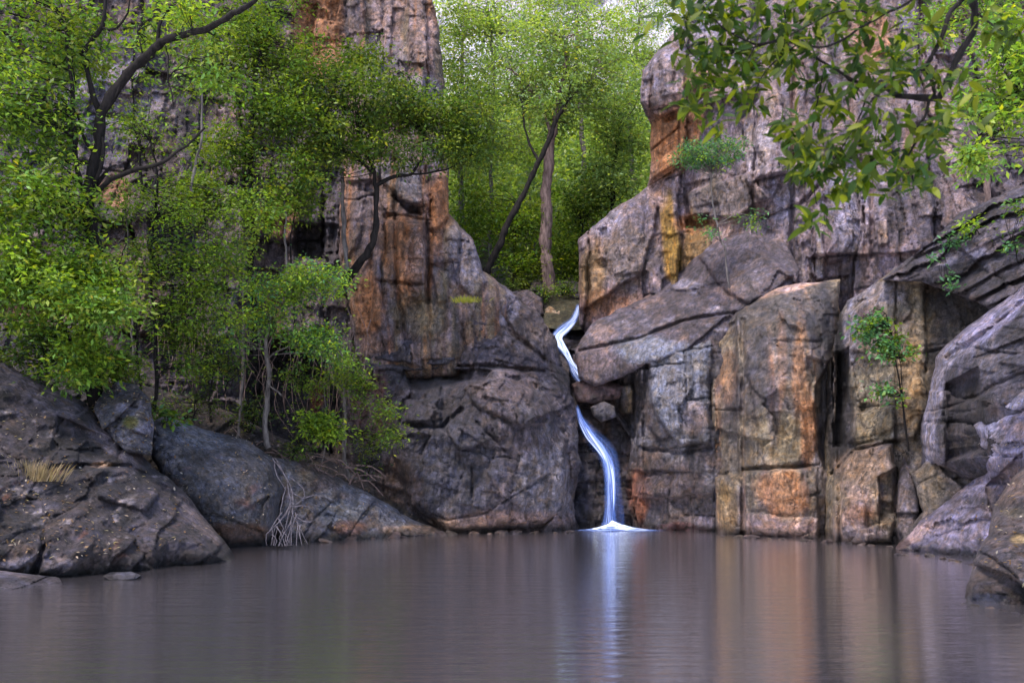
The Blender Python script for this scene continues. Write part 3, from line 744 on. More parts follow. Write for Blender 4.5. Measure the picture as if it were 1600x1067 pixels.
rock('near_boulder', [(1503, 945, 13.0), (1510, 912, 13.4), (1520, 878, 13.9), (1545, 838, 14.4), (1562, 790, 15), (1590, 740, 15.4), (1640, 690, 15.6), (1950, 560, 14), (1950, 1010, 10.5), (1700, 975, 11.9), (1600, 962, 12.4)],
     ctrl=[(1580, 860, 13.4)], R=0.3, Rd=0.4, thick=3, res=2.5, blocks=[(1.0, .8, .25, .05, .12, -20, .4), (.35, .3, .07, .02, .04, 10, .15)],
     base=(.10, .078, .08), mix=[(PURD, 1, 1, .05, .7), (BRN, 1.2, 1.5, .15, .6), (DRK, 2, 2, .25, .7), (LAV, 2, 3, .3, .5)],
     stains_and_shading=[(1592, 842, 16, 9, (.45, .30, .12), .8), (1540, 935, 40, 10, (.10, .12, .2), .6), (1590, 800, 24, 10, OLI, .6)],
     rough=.1, ridg=.12, rscale=1.8, seed=20, label='rough brown boulder nearest the viewer at the right shore', cat='boulder')

# ---- left bank
rock('left_bank', [(-320, 560, 24), (100, 575, 25), (300, 620, 27), (420, 672, 28), (500, 712, 28.6), (570, 752, 28.8), (640, 800, 28.6), (700, 838, 28.2), (560, 850, 26), (420, 862, 23.5), (250, 860, 22.5), (-320, 860, 20)],
     R=0.5, thick=3, blocks=[(1.1, .8, .3, .06, .2, -25, .5)], base=(.048, .036, .03), mix=[(DRK, 1, 1, .0, .8), (OLI, 1.5, 2, .2, .5), (PAL, 2, 4, .35, .5)],
     rough=.2, ridg=.15, seed=21, kind='structure', label='dark earth and rock bank under the left trees')
rock('shore_slab', [(420, 712, 25.6), (470, 716, 26.4), (520, 742, 26.8), (580, 772, 27.2), (640, 806, 27.4), (690, 828, 27.6), (700, 842, 27.2), (560, 852, 25), (430, 860, 23.6), (425, 780, 24.6)],
     R=0.5, Rd=.9, thick=2.5, blocks=[(1.4, .9, .3, .06, .15, -28, .5), (.5, .3, .1, .03, .06, -25, .2)], base=(.17, .16, .17), mix=[(PURD, 1, 1, .1, .6), (BRN, 1.5, 1.5, .15, .7), (OLI, 1, 2, .2, .5)],
     stains_and_shading=[(600, 790, 50, 20, (.2, .2, .235), .8, 30), (540, 800, 60, 20, (.18, .19, .21), .6), (550, 825, 30, 14, RUS, .5), (640, 828, 60, 10, PEA, .6), (480, 840, 60, 10, DRK, .5)],
     rough=.15, ridg=.12, seed=22, label='grey slab sloping to the water right of the hanging roots', cat='rock slab')
rock('root_boulder', [(222, 655, 22.4), (260, 650, 23.4), (320, 668, 24.2), (390, 690, 24.6), (428, 716, 24.4), (440, 765, 23.8), (432, 830, 23.3), (415, 858, 22.9), (350, 862, 22.4), (290, 800, 21.6), (240, 720, 21.8)],
     ctrl=[(350, 760, 22.3)], R=0.9, Rd=1.2, thick=2.5, blocks=[(2.0, 1.6, .25, .05, .15, -25, .6)], base=(.085, .083, .095), mix=[(DRK, .9, .7, .08, .7), (GRY, 1.5, 1.5, .15, .5), (RUS, 1, 1, .35, .5)],
     stains_and_shading=[(300, 680, 60, 22, (.17, .18, .22), .7, 15), (370, 835, 60, 22, (.12, .065, .04), .75), (350, 740, 50, 40, (.085, .085, .10), .6)],
     rough=.15, ridg=.12, seed=23, label='bluish grey boulder behind the pale hanging roots', cat='boulder')
rock('mossy_block', [(146, 640, 21), (160, 612, 21.6), (182, 596, 21.8), (212, 600, 21.8), (232, 622, 21.6), (242, 660, 21.2), (238, 712, 20.4), (200, 705, 20.2), (160, 672, 20.4)],
     R=0.5, thick=1.5, blocks=[(.8, .7, .2, .05, .12, -15, .3)], base=(.12, .11, .12), mix=[(DRK, 1.5, 1, .05, .7), (LAV, 2, 2, .25, .6)], stains_and_shading=[(205, 660, 14, 12, (.16, .15, .02), .8), (190, 636, 18, 8, LAV, .7)],
     rough=.12, ridg=.1, rscale=1.8, seed=24, label='small blocky boulder perched behind the big left boulder', cat='boulder')
rock('left_boulder', [(-320, 420, 17.5), (-60, 532, 19.5), (0, 564, 20.2), (60, 590, 20.6), (140, 634, 20.8), (200, 684, 20.6), (238, 726, 20.4), (290, 772, 20), (330, 820, 19.4), (362, 862, 18.9), (378, 890, 18.3), (240, 898, 17.4), (-320, 900, 13)],
     ctrl=[(100, 760, 18.2), (250, 840, 18.0)], R=0.9, Rd=1.6, thick=3, blocks=[(2.8, 1.6, .4, .05, .1, -35, 1.0)],
     plates=[([(130, 726), (200, 728), (260, 760), (230, 800), (150, 780)], .3, .3, None), ([(90, 650), (180, 690), (150, 720), (80, 700)], -.3, .3, DRK)],
     cracks=[([(120, 728), (200, 728), (300, 790)], .08, .3)],
     fac=1.2, base=(.058, .046, .052), mix=[(DRK, .8, 1.0, .0, .8), (PURD, 1.2, 1.6, .12, .7), (PAL, 3, 4, .33, .7), (RUS, 2, 2, .42, .5)],
     stains_and_shading=[(60, 610, 90, 22, (.21, .18, .21), .7, 30), (170, 690, 60, 16, (.2, .16, .17), .7, 35), (310, 810, 60, 12, (.18, .14, .14), .6, 50), (160, 726, 20, 5, PEA, .8)],  # pale bands along the upper edge paint the light on top
     rough=.35, ridg=.3, rscale=1.4, seed=25, label='large dark rough boulder sloping into the pool at the left', cat='boulder')
rock('left_boulder', [(-320, 700, 15), (-40, 738, 17.5), (60, 742, 18), (120, 760, 18), (170, 796, 17.8), (212, 836, 17.5), (236, 866, 17.2), (250, 896, 16.9), (180, 902, 16.4), (90, 910, 15.8), (-320, 925, 12)],
     ctrl=[(80, 840, 16.6)], R=0.7, Rd=1.2, thick=3, blocks=[(2.0, 1.3, .3, .05, .08, -30, 1.0)],
     plates=[([(0, 765), (60, 780), (65, 830), (0, 830)], -.25, .2, BRN)], cracks=[([(0, 770), (50, 790), (70, 850), (50, 900)], .08, .35)],
     fac=1.2, base=(.055, .042, .044), mix=[(DRK, .9, 1.0, .02, .8), (PURD, 1.3, 1.8, .15, .7), (PAL, 3.5, 4, .38, .7), (RUS, 2.4, 2.4, .38, .6)],
     stains_and_shading=[(30, 748, 40, 10, (.22, .19, .22), .7), (30, 800, 30, 24, (.09, .05, .03), .8), (60, 880, 60, 14, LAV, .4)],  # pale band at the top edge is painted skylight
     rough=.3, ridg=.3, rscale=1.6, seed=26, label='lower brown boulder in front of the large left boulder', cat='boulder')
rock('flat_stone', [(-300, 900, 14.6), (-40, 888, 15.4), (40, 896, 15.6), (92, 903, 15.5), (96, 912, 15.3), (60, 922, 15), (-300, 960, 11.6)], R=0.15, thick=1, base=(.30, .26, .30), mix=[(PURD, 2, 3, .2, .6)],
     rough=.05, ridg=.05, rscale=2.5, seed=27, edge=.05, res=2, label='flat pale stone at the waterline in the lower left corner', cat='stone')
rock('flat_stone', [(158, 899, 16.1), (172, 893, 16.3), (205, 892, 16.3), (222, 898, 16.2), (212, 905, 16), (170, 906, 16)], R=0.08, thick=.5, base=(.3, .28, .32), mix=[(DRK, 3, 4, .2, .6)],
     rough=.03, ridg=.03, rscale=3, seed=28, edge=.03, res=1.5, label='small flat pale stone in the water before the left boulders', cat='stone')
#ROCKS_END
print('rocks', round(time.time()-T0, 1))

# ------------------------------------------------------------------ water
def water_material():
    m, nt, b = nodes('pool_water')
    L = nt.links.new
    geo = N(nt, 'ShaderNodeNewGeometry')
    b.inputs['Base Color'].default_value = (0.125, 0.11, 0.12, 1)
    b.inputs['Roughness'].default_value = 0.05
    b.inputs['IOR'].default_value = 1.33
    mp = N(nt, 'ShaderNodeMapping'); mp.inputs['Scale'].default_value = (0.22, 2.6, 1)
    n1 = N(nt, 'ShaderNodeTexNoise', inp={'Scale': 1.6, 'Detail': 5.0, 'Roughness': 0.6, 'Distortion': 0.4})
    mp2 = N(nt, 'ShaderNodeMapping'); mp2.inputs['Scale'].default_value = (0.5, 7, 1)
    n2 = N(nt, 'ShaderNodeTexNoise', inp={'Scale': 4.0, 'Detail': 3.0, 'Roughness': 0.5})
    L(geo.outputs['Position'], mp.inputs[0]); L(mp.outputs[0], n1.inputs['Vector'])
    L(geo.outputs['Position'], mp2.inputs[0]); L(mp2.outputs[0], n2.inputs['Vector'])
    ad = N(nt, 'ShaderNodeMath', operation='MULTIPLY_ADD', inp={1: 0.25})
    L(n2.outputs[0], ad.inputs[0]); L(n1.outputs[0], ad.inputs[2])
    bp = N(nt, 'ShaderNodeBump', inp={'Strength': 0.30, 'Distance': 0.045})
    L(ad.outputs[0], bp.inputs['Height']); L(bp.outputs[0], b.inputs['Normal'])
    gl = N(nt, 'ShaderNodeBsdfGlossy', inp={'Color': (.93, .92, .95, 1), 'Roughness': .07})
    L(bp.outputs[0], gl.inputs['Normal'])
    mx = N(nt, 'ShaderNodeMixShader', inp={0: .8})
    L(b.outputs[0], mx.inputs[1]); L(gl.outputs[0], mx.inputs[2]); L(mx.outputs[0], nt.nodes['Material Output'].inputs[0])
    return m
V = np.array([(-60, -30, 0), (60, -30, 0), (60, 60, 0), (-60, 60, 0)])
link('water', quads_mesh('water', V, [[0, 1, 2, 3]], mat=water_material(), smooth=False), kind='structure', label='still brown pool below the waterfall')
def mud():
    m, nt, b = nodes('mud'); b.inputs['Base Color'].default_value = (.05, .04, .03, 1); b.inputs['Roughness'].default_value = .9
    return m
V = np.array([(-400, -400, -2.0), (400, -400, -2.0), (400, 400, -2.0), (-400, 400, -2.0)])
link('ground', quads_mesh('ground', V, [[0, 1, 2, 3]], mat=mud(), smooth=False), kind='structure', label='muddy bed under the pool')

# ------------------------------------------------------------------ waterfall
def veil_material():
    m, nt, b = nodes('falling_water')
    L = nt.links.new
    at_ = N(nt, 'ShaderNodeAttribute', attribute_name='tint')   # r = across (0..1), g = along (m), b = density
    sp = N(nt, 'ShaderNodeSeparateColor')
    L(at_.outputs['Color'], sp.inputs[0])
    cb = N(nt, 'ShaderNodeCombineXYZ')
    mu = N(nt, 'ShaderNodeMath', operation='MULTIPLY', inp={1: 16.0})
    L(sp.outputs[0], mu.inputs[0]); L(mu.outputs[0], cb.inputs[0])
    mg = N(nt, 'ShaderNodeMath', operation='MULTIPLY', inp={1: 0.7})
    L(sp.outputs[1], mg.inputs[0]); L(mg.outputs[0], cb.inputs[1])
    n = N(nt, 'ShaderNodeTexNoise', inp={'Scale': 1.0, 'Detail': 4.0, 'Roughness': 0.55})
    L(cb.outputs[0], n.inputs['Vector'])
    # edge fade 1-(2r-1)^2
    e1 = N(nt, 'ShaderNodeMath', operation='MULTIPLY_ADD', inp={1: 2.0, 2: -1.0}); L(sp.outputs[0], e1.inputs[0])
    e2 = N(nt, 'ShaderNodeMath', operation='MULTIPLY'); L(e1.outputs[0], e2.inputs[0]); L(e1.outputs[0], e2.inputs[1])
    e3 = N(nt, 'ShaderNodeMath', operation='SUBTRACT', inp={0: 1.0}); L(e2.outputs[0], e3.inputs[1])
    e4 = N(nt, 'ShaderNodeMath', operation='MULTIPLY'); L(e3.outputs[0], e4.inputs[0]); L(sp.outputs[2], e4.inputs[1])
    r = N(nt, 'ShaderNodeMapRange', inp={1: 0.32, 2: 0.68, 3: 0.1, 4: 1.9}); L(n.outputs[0], r.inputs[0])
    al = N(nt, 'ShaderNodeMath', operation='MULTIPLY', use_clamp=True); L(e4.outputs[0], al.inputs[0]); L(r.outputs[0], al.inputs[1])
    cr = N(nt, 'ShaderNodeValToRGB')
    cr.color_ramp.elements[0].position = 0.15; cr.color_ramp.elements[0].color = (0.09, 0.19, 0.60, 1)
    cr.color_ramp.elements[1].position = 0.75; cr.color_ramp.elements[1].color = (0.75, 0.84, 1.0, 1)
    cf = N(nt, 'ShaderNodeMath', operation='MULTIPLY'); L(e4.outputs[0], cf.inputs[0]); L(r.outputs[0], cf.inputs[1])
    cg = N(nt, 'ShaderNodeMath', operation='MULTIPLY', inp={1: 0.5}); L(cf.outputs[0], cg.inputs[0])
    L(cg.outputs[0], cr.inputs[0])
    L(cr.outputs[0], b.inputs['Base Color'])
    b.inputs['Roughness'].default_value = 0.5
    tr = N(nt, 'ShaderNodeBsdfTranslucent'); L(cr.outputs[0], tr.inputs[0])
    ms = N(nt, 'ShaderNodeMixShader', inp={0: 0.25}); L(b.outputs[0], ms.inputs[1]); L(tr.outputs[0], ms.inputs[2])
    tp = N(nt, 'ShaderNodeBsdfTransparent')
    mt = N(nt, 'ShaderNodeMixShader'); L(al.outputs[0], mt.inputs[0]); L(tp.outputs[0], mt.inputs[1]); L(ms.outputs[0], mt.inputs[2])
    L(mt.outputs[0], nt.nodes['Material Output'].inputs[0])
    return m
M_VEIL = veil_material()

def resample(pts, n):
    P = np.asarray(pts, float)
    k = len(P)
    t = np.linspace(0, k-1, n)
    i = np.clip(t.astype(int), 0, k-2)
    f = (t - i)[:, None]
    p0, p1, p2, p3 = P[np.maximum(i-1, 0)], P[i], P[i+1], P[np.minimum(i+2, k-1)]
    return 0.5*((2*p1) + (-p0+p2)*f + (2*p0-5*p1+4*p2-p3)*f*f + (-p0+3*p1-3*p2+p3)*f**3)

def ribbon(name, spec, parent, bulge=0.12, dens=1.0, nacross=13, nal=60, fade=0.06, tail=False):
    """spec: (cx, cy, half width px, D)"""
    S = resample(spec, nal)
    U = np.linspace(0, 1, nacross)
    V = np.zeros((nal, nacross, 3)); C = np.zeros((nal, nacross, 3))
    T = np.gradient(S[:, :2], axis=0)
    T /= np.linalg.norm(T, axis=1)[:, None] + 1e-9
    # blend normal towards horizontal so that steep falls keep their width
    nx, ny = -T[:, 1], T[:, 0]
    sgn = np.where(nx < 0, -1, 1); nx, ny = nx*sgn, ny*sgn
    al = 0
    prev = None
    for i in range(nal):
        cx, cy, hw, D = S[i]
        p = np.array(at(cx, cy, D))
        if prev is not None: al += np.linalg.norm(p-prev)
        prev = p
        for j, u in enumerate(U):
            s = 2*u-1
            V[i, j] = at(cx + nx[i]*hw*s, cy + ny[i]*hw*s, D - bulge*(1-s*s))
            C[i, j] = (u, al, dens)
    q_ = np.linspace(0, 1, nal)
    fd = sstep(0, fade, q_)*(1-sstep(1-fade, 1.001, q_) if tail else 1)
    C[:, :, 2] *= fd[:, None]
    V = V.reshape(-1, 3); C = C.reshape(-1, 3)
    ii, jj = np.meshgrid(np.arange(nal-1), np.arange(nacross-1), indexing='ij')
    a = (ii*nacross + jj).ravel()
    Q = np.stack([a, a+1, a+nacross+1, a+nacross], 1)
    me = quads_mesh(name, V - np.array(parent.location), Q, mat=M_VEIL, tint=C)
    return link(name, me, parent)

fall = thing('waterfall', 'thin blue-white waterfall dropping down the rock gully into the pool', 'waterfall', at(955, 828, 30.0))
def strand_set(name, path, n, hw, spread, dens, seed, base_dens, nal=60):
    ribbon(name, path, fall, dens=base_dens, nal=nal)
    rs = np.random.RandomState(seed)
    for k in range(n):
        o = rs.uniform(-1, 1)
        a = rs.uniform(0, .35); b = rs.uniform(.65, 1.0)
        S = resample(path, 14)
        S = S[int(a*13):int(b*13)+1]
        if len(S) < 4: continue
        w = S[:, 2].copy()
        wob = np.interp(np.arange(len(S)), np.arange(0, len(S)+3, 3), rs.normal(size=len(np.arange(0, len(S)+3, 3)))*.18)
        S[:, 0] += w*(o*spread + wob)
        S[:, 3] -= rs.uniform(.03, .2)
        S[:, 2] = hw*(.5+rs.rand())*np.clip(w/10, .4, 1.2)
        ribbon('strand', [tuple(p) for p in S], fall, bulge=.03, dens=dens*(.5+rs.rand()), nacross=5, nal=nal//2, fade=.3, tail=True)
strand_set('upper_cascade', [(904, 474, 3, 36.2), (902, 488, 6, 35.9), (895, 502, 7, 35.6), (880, 516, 10, 35.1), (870, 528, 9, 34.7), (877, 542, 8, 34.1), (886, 556, 5, 33.6), (892, 568, 5, 33.2), (899, 580, 8, 32.8), (907, 592, 8, 32.4), (913, 602, 4, 32.2)], 12, 2.6, .7, 1.5, 1, .8)
ribbon('side_trickle', [(908, 574, 5, 33.1), (920, 584, 8, 32.7), (928, 594, 6, 32.4)], fall, dens=.4, nal=20)
strand_set('long_drop', [(901, 632, 3, 31.7), (906, 650, 5, 31.4), (915, 668, 7.5, 31.25), (928, 688, 9, 31.1), (940, 704, 9, 30.95), (948, 722, 9, 30.8), (952, 748, 9, 30.6), (953, 780, 9.5, 30.35), (953, 808, 11, 30.2), (953, 830, 20, 30.05)], 16, 2.2, .8, .95, 2, .5, 90)
ribbon('spray_veil', [(907, 655, 7, 31.6), (924, 680, 14, 31.4), (946, 706, 17, 31.15), (955, 730, 15, 30.9), (959, 770, 14, 30.6), (960, 828, 20, 30.3)], fall, dens=.26, nal=60)
# foam cone at the foot
def foam():
    rs = np.random.RandomState(5)
    nr, na = 14, 48
    V = []; C = []
    cx, cy, cz = at(961, 828, 29.9)
    for i in range(nr):
        r = i/(nr-1)
        for j in range(na):
            a = 2*math.pi*j/na
            rx, ry = 1.15, .8
            off = 0.12 if math.cos(a) > 0 else -0.05
            x = cx + rx*r*math.cos(a)*(1+.35*(math.cos(a) > 0)) - .1
            y = cy + ry*r*math.sin(a)
            z = 0.012 + 0.20*max(0, (1-r*1.05))**2.2*(1+.3*math.sin(3*a+1)+.2*math.sin(7*a))
            x += .12*r*math.sin(5*a+2); y += .1*r*math.sin(4*a)
            V.append((x, y, z)); C.append((0.5 + 0.5*r**.9, r*3 + a*1.5, 1.5*(1-.4*r)))
    Q = []
    for i in range(nr-1):
        for j in range(na):
            Q.append([i*na+j, i*na+(j+1) % na, (i+1)*na+(j+1) % na, (i+1)*na+j])
    me = quads_mesh('foam', np.array(V) - np.array(fall.location), Q, mat=M_VEIL, tint=np.array(C))
    link('foam', me, fall)
foam()

# ------------------------------------------------------------------ plants
def tube_arrays(pts, r0, r1, sides=6, seg=None, wob=0.0, seed=0, power=1.0):
    P = np.asarray(pts, float)
    L = np.linalg.norm(np.diff(P, axis=0), axis=1).sum()
    n = seg or max(4, int(L/0.18))
    n = min(n, 60)
    S = resample(P, n)
    rs = np.random.RandomState(seed)
    if wob:
        w = rs.normal(size=(n, 3)).cumsum(0)*wob*0.25
        w -= np.linspace(0, 1, n)[:, None]*w[-1]
        w[0] = 0
        S = S + w
    T = np.gradient(S, axis=0)
    T /= np.linalg.norm(T, axis=1)[:, None] + 1e-9
    ref = np.array([0.3, 1.0, 0.1]); ref /= np.linalg.norm(ref)
    A = np.cross(T, ref); A /= np.linalg.norm(A, axis=1)[:, None] + 1e-9
    B = np.cross(T, A)
    rad = r0 + (r1-r0)*np.linspace(0, 1, n)**power
    rad = rad*(1 + 0.12*rs.normal(size=n))
    ang = np.arange(sides)*2*math.pi/sides
    ring = (np.cos(ang)[None, :, None]*A[:, None] + np.sin(ang)[None, :, None]*B[:, None])*rad[:, None, None]
    V = (S[:, None] + ring).reshape(-1, 3)
    i, j = np.meshgrid(np.arange(n-1), np.arange(sides), indexing='ij')
    a = (i*sides + j).ravel(); b = (i*sides + (j+1) % sides).ravel()
    Q = np.stack([a, b, b+sides, a+sides], 1)
    return V, Q

def join(parts):
    Vs, Qs, n = [], [], 0
    for V, Q in parts:
        Vs.append(V); Qs.append(Q+n); n += len(V)
    return np.concatenate(Vs), np.concatenate(Qs)

def leaves_arrays(C, rs, size, droop=0.3, cols=None, aspect=0.42, up=0.55, out=None):
    """C (n,3) leaf base positions -> folded pointed leaf: 4 verts, 2 tris joined along the midrib"""
    n = len(C)
    d = rs.normal(size=(n, 3)); d[:, 2] = d[:, 2]*0.5 - droop
    if out is not None:
        d += out
    d /= np.linalg.norm(d, axis=1)[:, None]
    nn = rs.normal(size=(n, 3)); nn[:, 2] = np.abs(nn[:, 2]) + up
    side = np.cross(d, nn); side /= np.linalg.norm(side, axis=1)[:, None] + 1e-9
    nn = np.cross(side, d)
    L = size*(0.65 + 0.7*rs.rand(n))[:, None]
    w = L*aspect*0.5
    fold = w*0.35
    base = C
    tip = C + d*L
    mid = C + d*L*0.45
    a = mid + side*w + nn*fold
    b = mid - side*w + nn*fold
    V = np.stack([base, a, tip, b], 1).reshape(-1, 3)
    k = np.arange(n)*4
    T = np.stack([k, k+1, k+2, k+3], 1)
    return V, T

def crown_points(blobs, rs, clump=0.32, per=26, gap=0.0, flat=0.6):
    """blobs: (px, py, D, rx_px, ry_px, rd_m, n) -> clump centres and leaves"""
    pts, cen, cid = [], [], []
    for (px, py, D, rx, ry, rd, n) in blobs:
        c = np.array(at(px, py, D))
        r = np.array([rx/F*D, rd, ry/F*D])
        nc = max(2, int(n/per))
        u = rs.normal(size=(nc*3, 3)); u /= np.linalg.norm(u, axis=1)[:, None]
        rad = rs.rand(nc*3)**(1/2.2)
        q = c + u*rad[:, None]*r
        nz = fbm(q[:, 0]*0.9+px, q[:, 2]*0.9, q[:, 1]*0.9, 2)
        q = q[nz > gap - 0.12][:nc]
        for cc in q:
            k = max(3, int(per*(0.4+1.2*rs.rand())))
            s = clump*(0.6+0.8*rs.rand())
            g = rs.normal(size=(k, 3))*np.array([s, s, s*flat])*0.6
            pts.append(cc+g); cen.append(cc); cid.append(np.full(k, len(cen)-1))
    return np.concatenate(pts), np.array(cen), np.concatenate(cid)

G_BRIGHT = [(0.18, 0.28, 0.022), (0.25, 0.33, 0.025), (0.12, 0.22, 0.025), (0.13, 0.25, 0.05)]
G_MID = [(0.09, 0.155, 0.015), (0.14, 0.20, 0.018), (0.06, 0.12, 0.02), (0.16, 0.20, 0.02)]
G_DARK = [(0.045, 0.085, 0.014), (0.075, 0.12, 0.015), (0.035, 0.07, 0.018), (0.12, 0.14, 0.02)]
G_SUN = [(0.26, 0.34, 0.06), (0.33, 0.38, 0.08), (0.19, 0.29, 0.07), (0.24, 0.32, 0.12)]  # sunlight on the far trees is put into these greens
G_FAR = [(0.19, 0.27, 0.06), (0.26, 0.32, 0.07), (0.14, 0.22, 0.06), (0.17, 0.26, 0.11)]  # paler greens with sun and haze mixed into the leaf colour
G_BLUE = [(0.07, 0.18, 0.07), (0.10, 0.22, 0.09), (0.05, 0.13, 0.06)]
NTRI = [0]

def tree(name, label, cat, base, trunks, blobs, *, dens=1.25, leaf=0.09, pal=G_MID, bark=None, mat=None, seed=0, clump=0.32, per=26,
         gap=0.0, twig_r=0.012, twigs=1.0, group=None, droop=0.3, aspect=0.42, limbs=(), wob=0.08, flat=0.6, crown_name='crown', up=0.55):
    rs = np.random.RandomState(seed+100)
    loc = np.array(at(*base))
    t = thing(name, label, cat, tuple(loc), group)
    bark = bark or M_BARK_DARK
    skel = []
    for k, (pts, r0, r1) in enumerate(list(trunks)+list(limbs)):
        P = [at(*p) for p in pts]
        V, Q = tube_arrays(P, r0, r1, 8 if r0 > 0.03 else 5, wob=wob, seed=seed*10+k)
        me = quads_mesh('trunk', V-loc, Q, mat=bark)
        link('trunk' if k < len(trunks) else 'limb', me, t)
        n = max(4, len(V)//(8 if r0 > 0.03 else 5))
        skel.append(V.reshape(-1, 8 if r0 > 0.03 else 5, 3).mean(1))
    leaf *= 1.22
    if blobs:
        blobs = [(*b_[:6], int(b_[6]*dens)) for b_ in blobs]
        P, cen, cid = crown_points(blobs, rs, clump, per, gap, flat)
        out = (P-cen[cid])*1.2/clump
        V, Q = leaves_arrays(P, rs, leaf, droop, aspect=aspect, out=out, up=up)
        pal_ = np.array(pal)
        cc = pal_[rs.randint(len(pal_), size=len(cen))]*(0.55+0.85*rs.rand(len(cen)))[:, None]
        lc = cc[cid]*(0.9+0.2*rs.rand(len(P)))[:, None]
        yl = rs.rand(len(P)) < 0.03
        lc[yl] = lc[yl]*np.array([1.7, 1.2, 0.8])
        C = np.repeat(lc, 4, 0)
        me = quads_mesh(crown_name, V-loc, Q, mat=mat or M_LEAF, tint=C, smooth=False)
        o = link(crown_name, me, t)
        NTRI[0] += len(Q)*2
        # twigs from the nearest limb to each clump
        if twigs > 0 and skel:
            S = np.concatenate(skel)
            parts = []
            pick = rs.rand(len(cen)) < twigs
            for c in cen[pick]:
                dd = ((S-c)**2).sum(1) + np.where(S[:, 2] > c[2]+0.1, 2.0, 0)
                s = S[dd.argmin()]
                L = np.linalg.norm(c-s)
                if L > 1.7 or L < .05: continue
                mid = (s+c)/2 + rs.normal(size=3)*0.12*L + np.array([0, 0, 0.06*L])
                parts.append(tube_arrays([s, mid, c, c + (c-mid)*0.3], twig_r*(0.7+L*0.35), twig_r*0.35, 3, seg=7, wob=0.03, seed=rs.randint(9999)))
            if parts:
                V, Q = join(parts)
                link('twigs', quads_mesh('twigs', V-loc, Q, mat=bark), t, kind='stuff')
                NTRI[0] += len(Q)*2
    return t

#TREES
# -- far gully forest
rock_mat_dirt = M_ROCK
gx, gy = np.meshgrid(np.linspace(-25, 30, 110), 35.5 + 74.5*np.linspace(0, 1, 120)**1.8)
gz = 7.0 + .5*facets(gx*.8, gy*.8, 5)[0] + (gy-35.5)*0.42 + 1.2*fbm(gx*.2, gy*.2, gx*0, 4) + 0.02*(gx-4)**2*np.clip((gy-36)/10, 0, 1)
V = np.stack([gx.ravel(), gy.ravel(), gz.ravel()], 1)
a = (np.arange(119)[:, None]*110 + np.arange(109)[None]).ravel()
Q = np.stack([a, a+1, a+111, a+110], 1)
link('hillside', quads_mesh('hillside', V, Q, mat=M_ROCK, tint=np.tile(np.array([[.06, .055, .03]]), (len(V), 1))), kind='structure', label='wooded slope rising behind the gully')

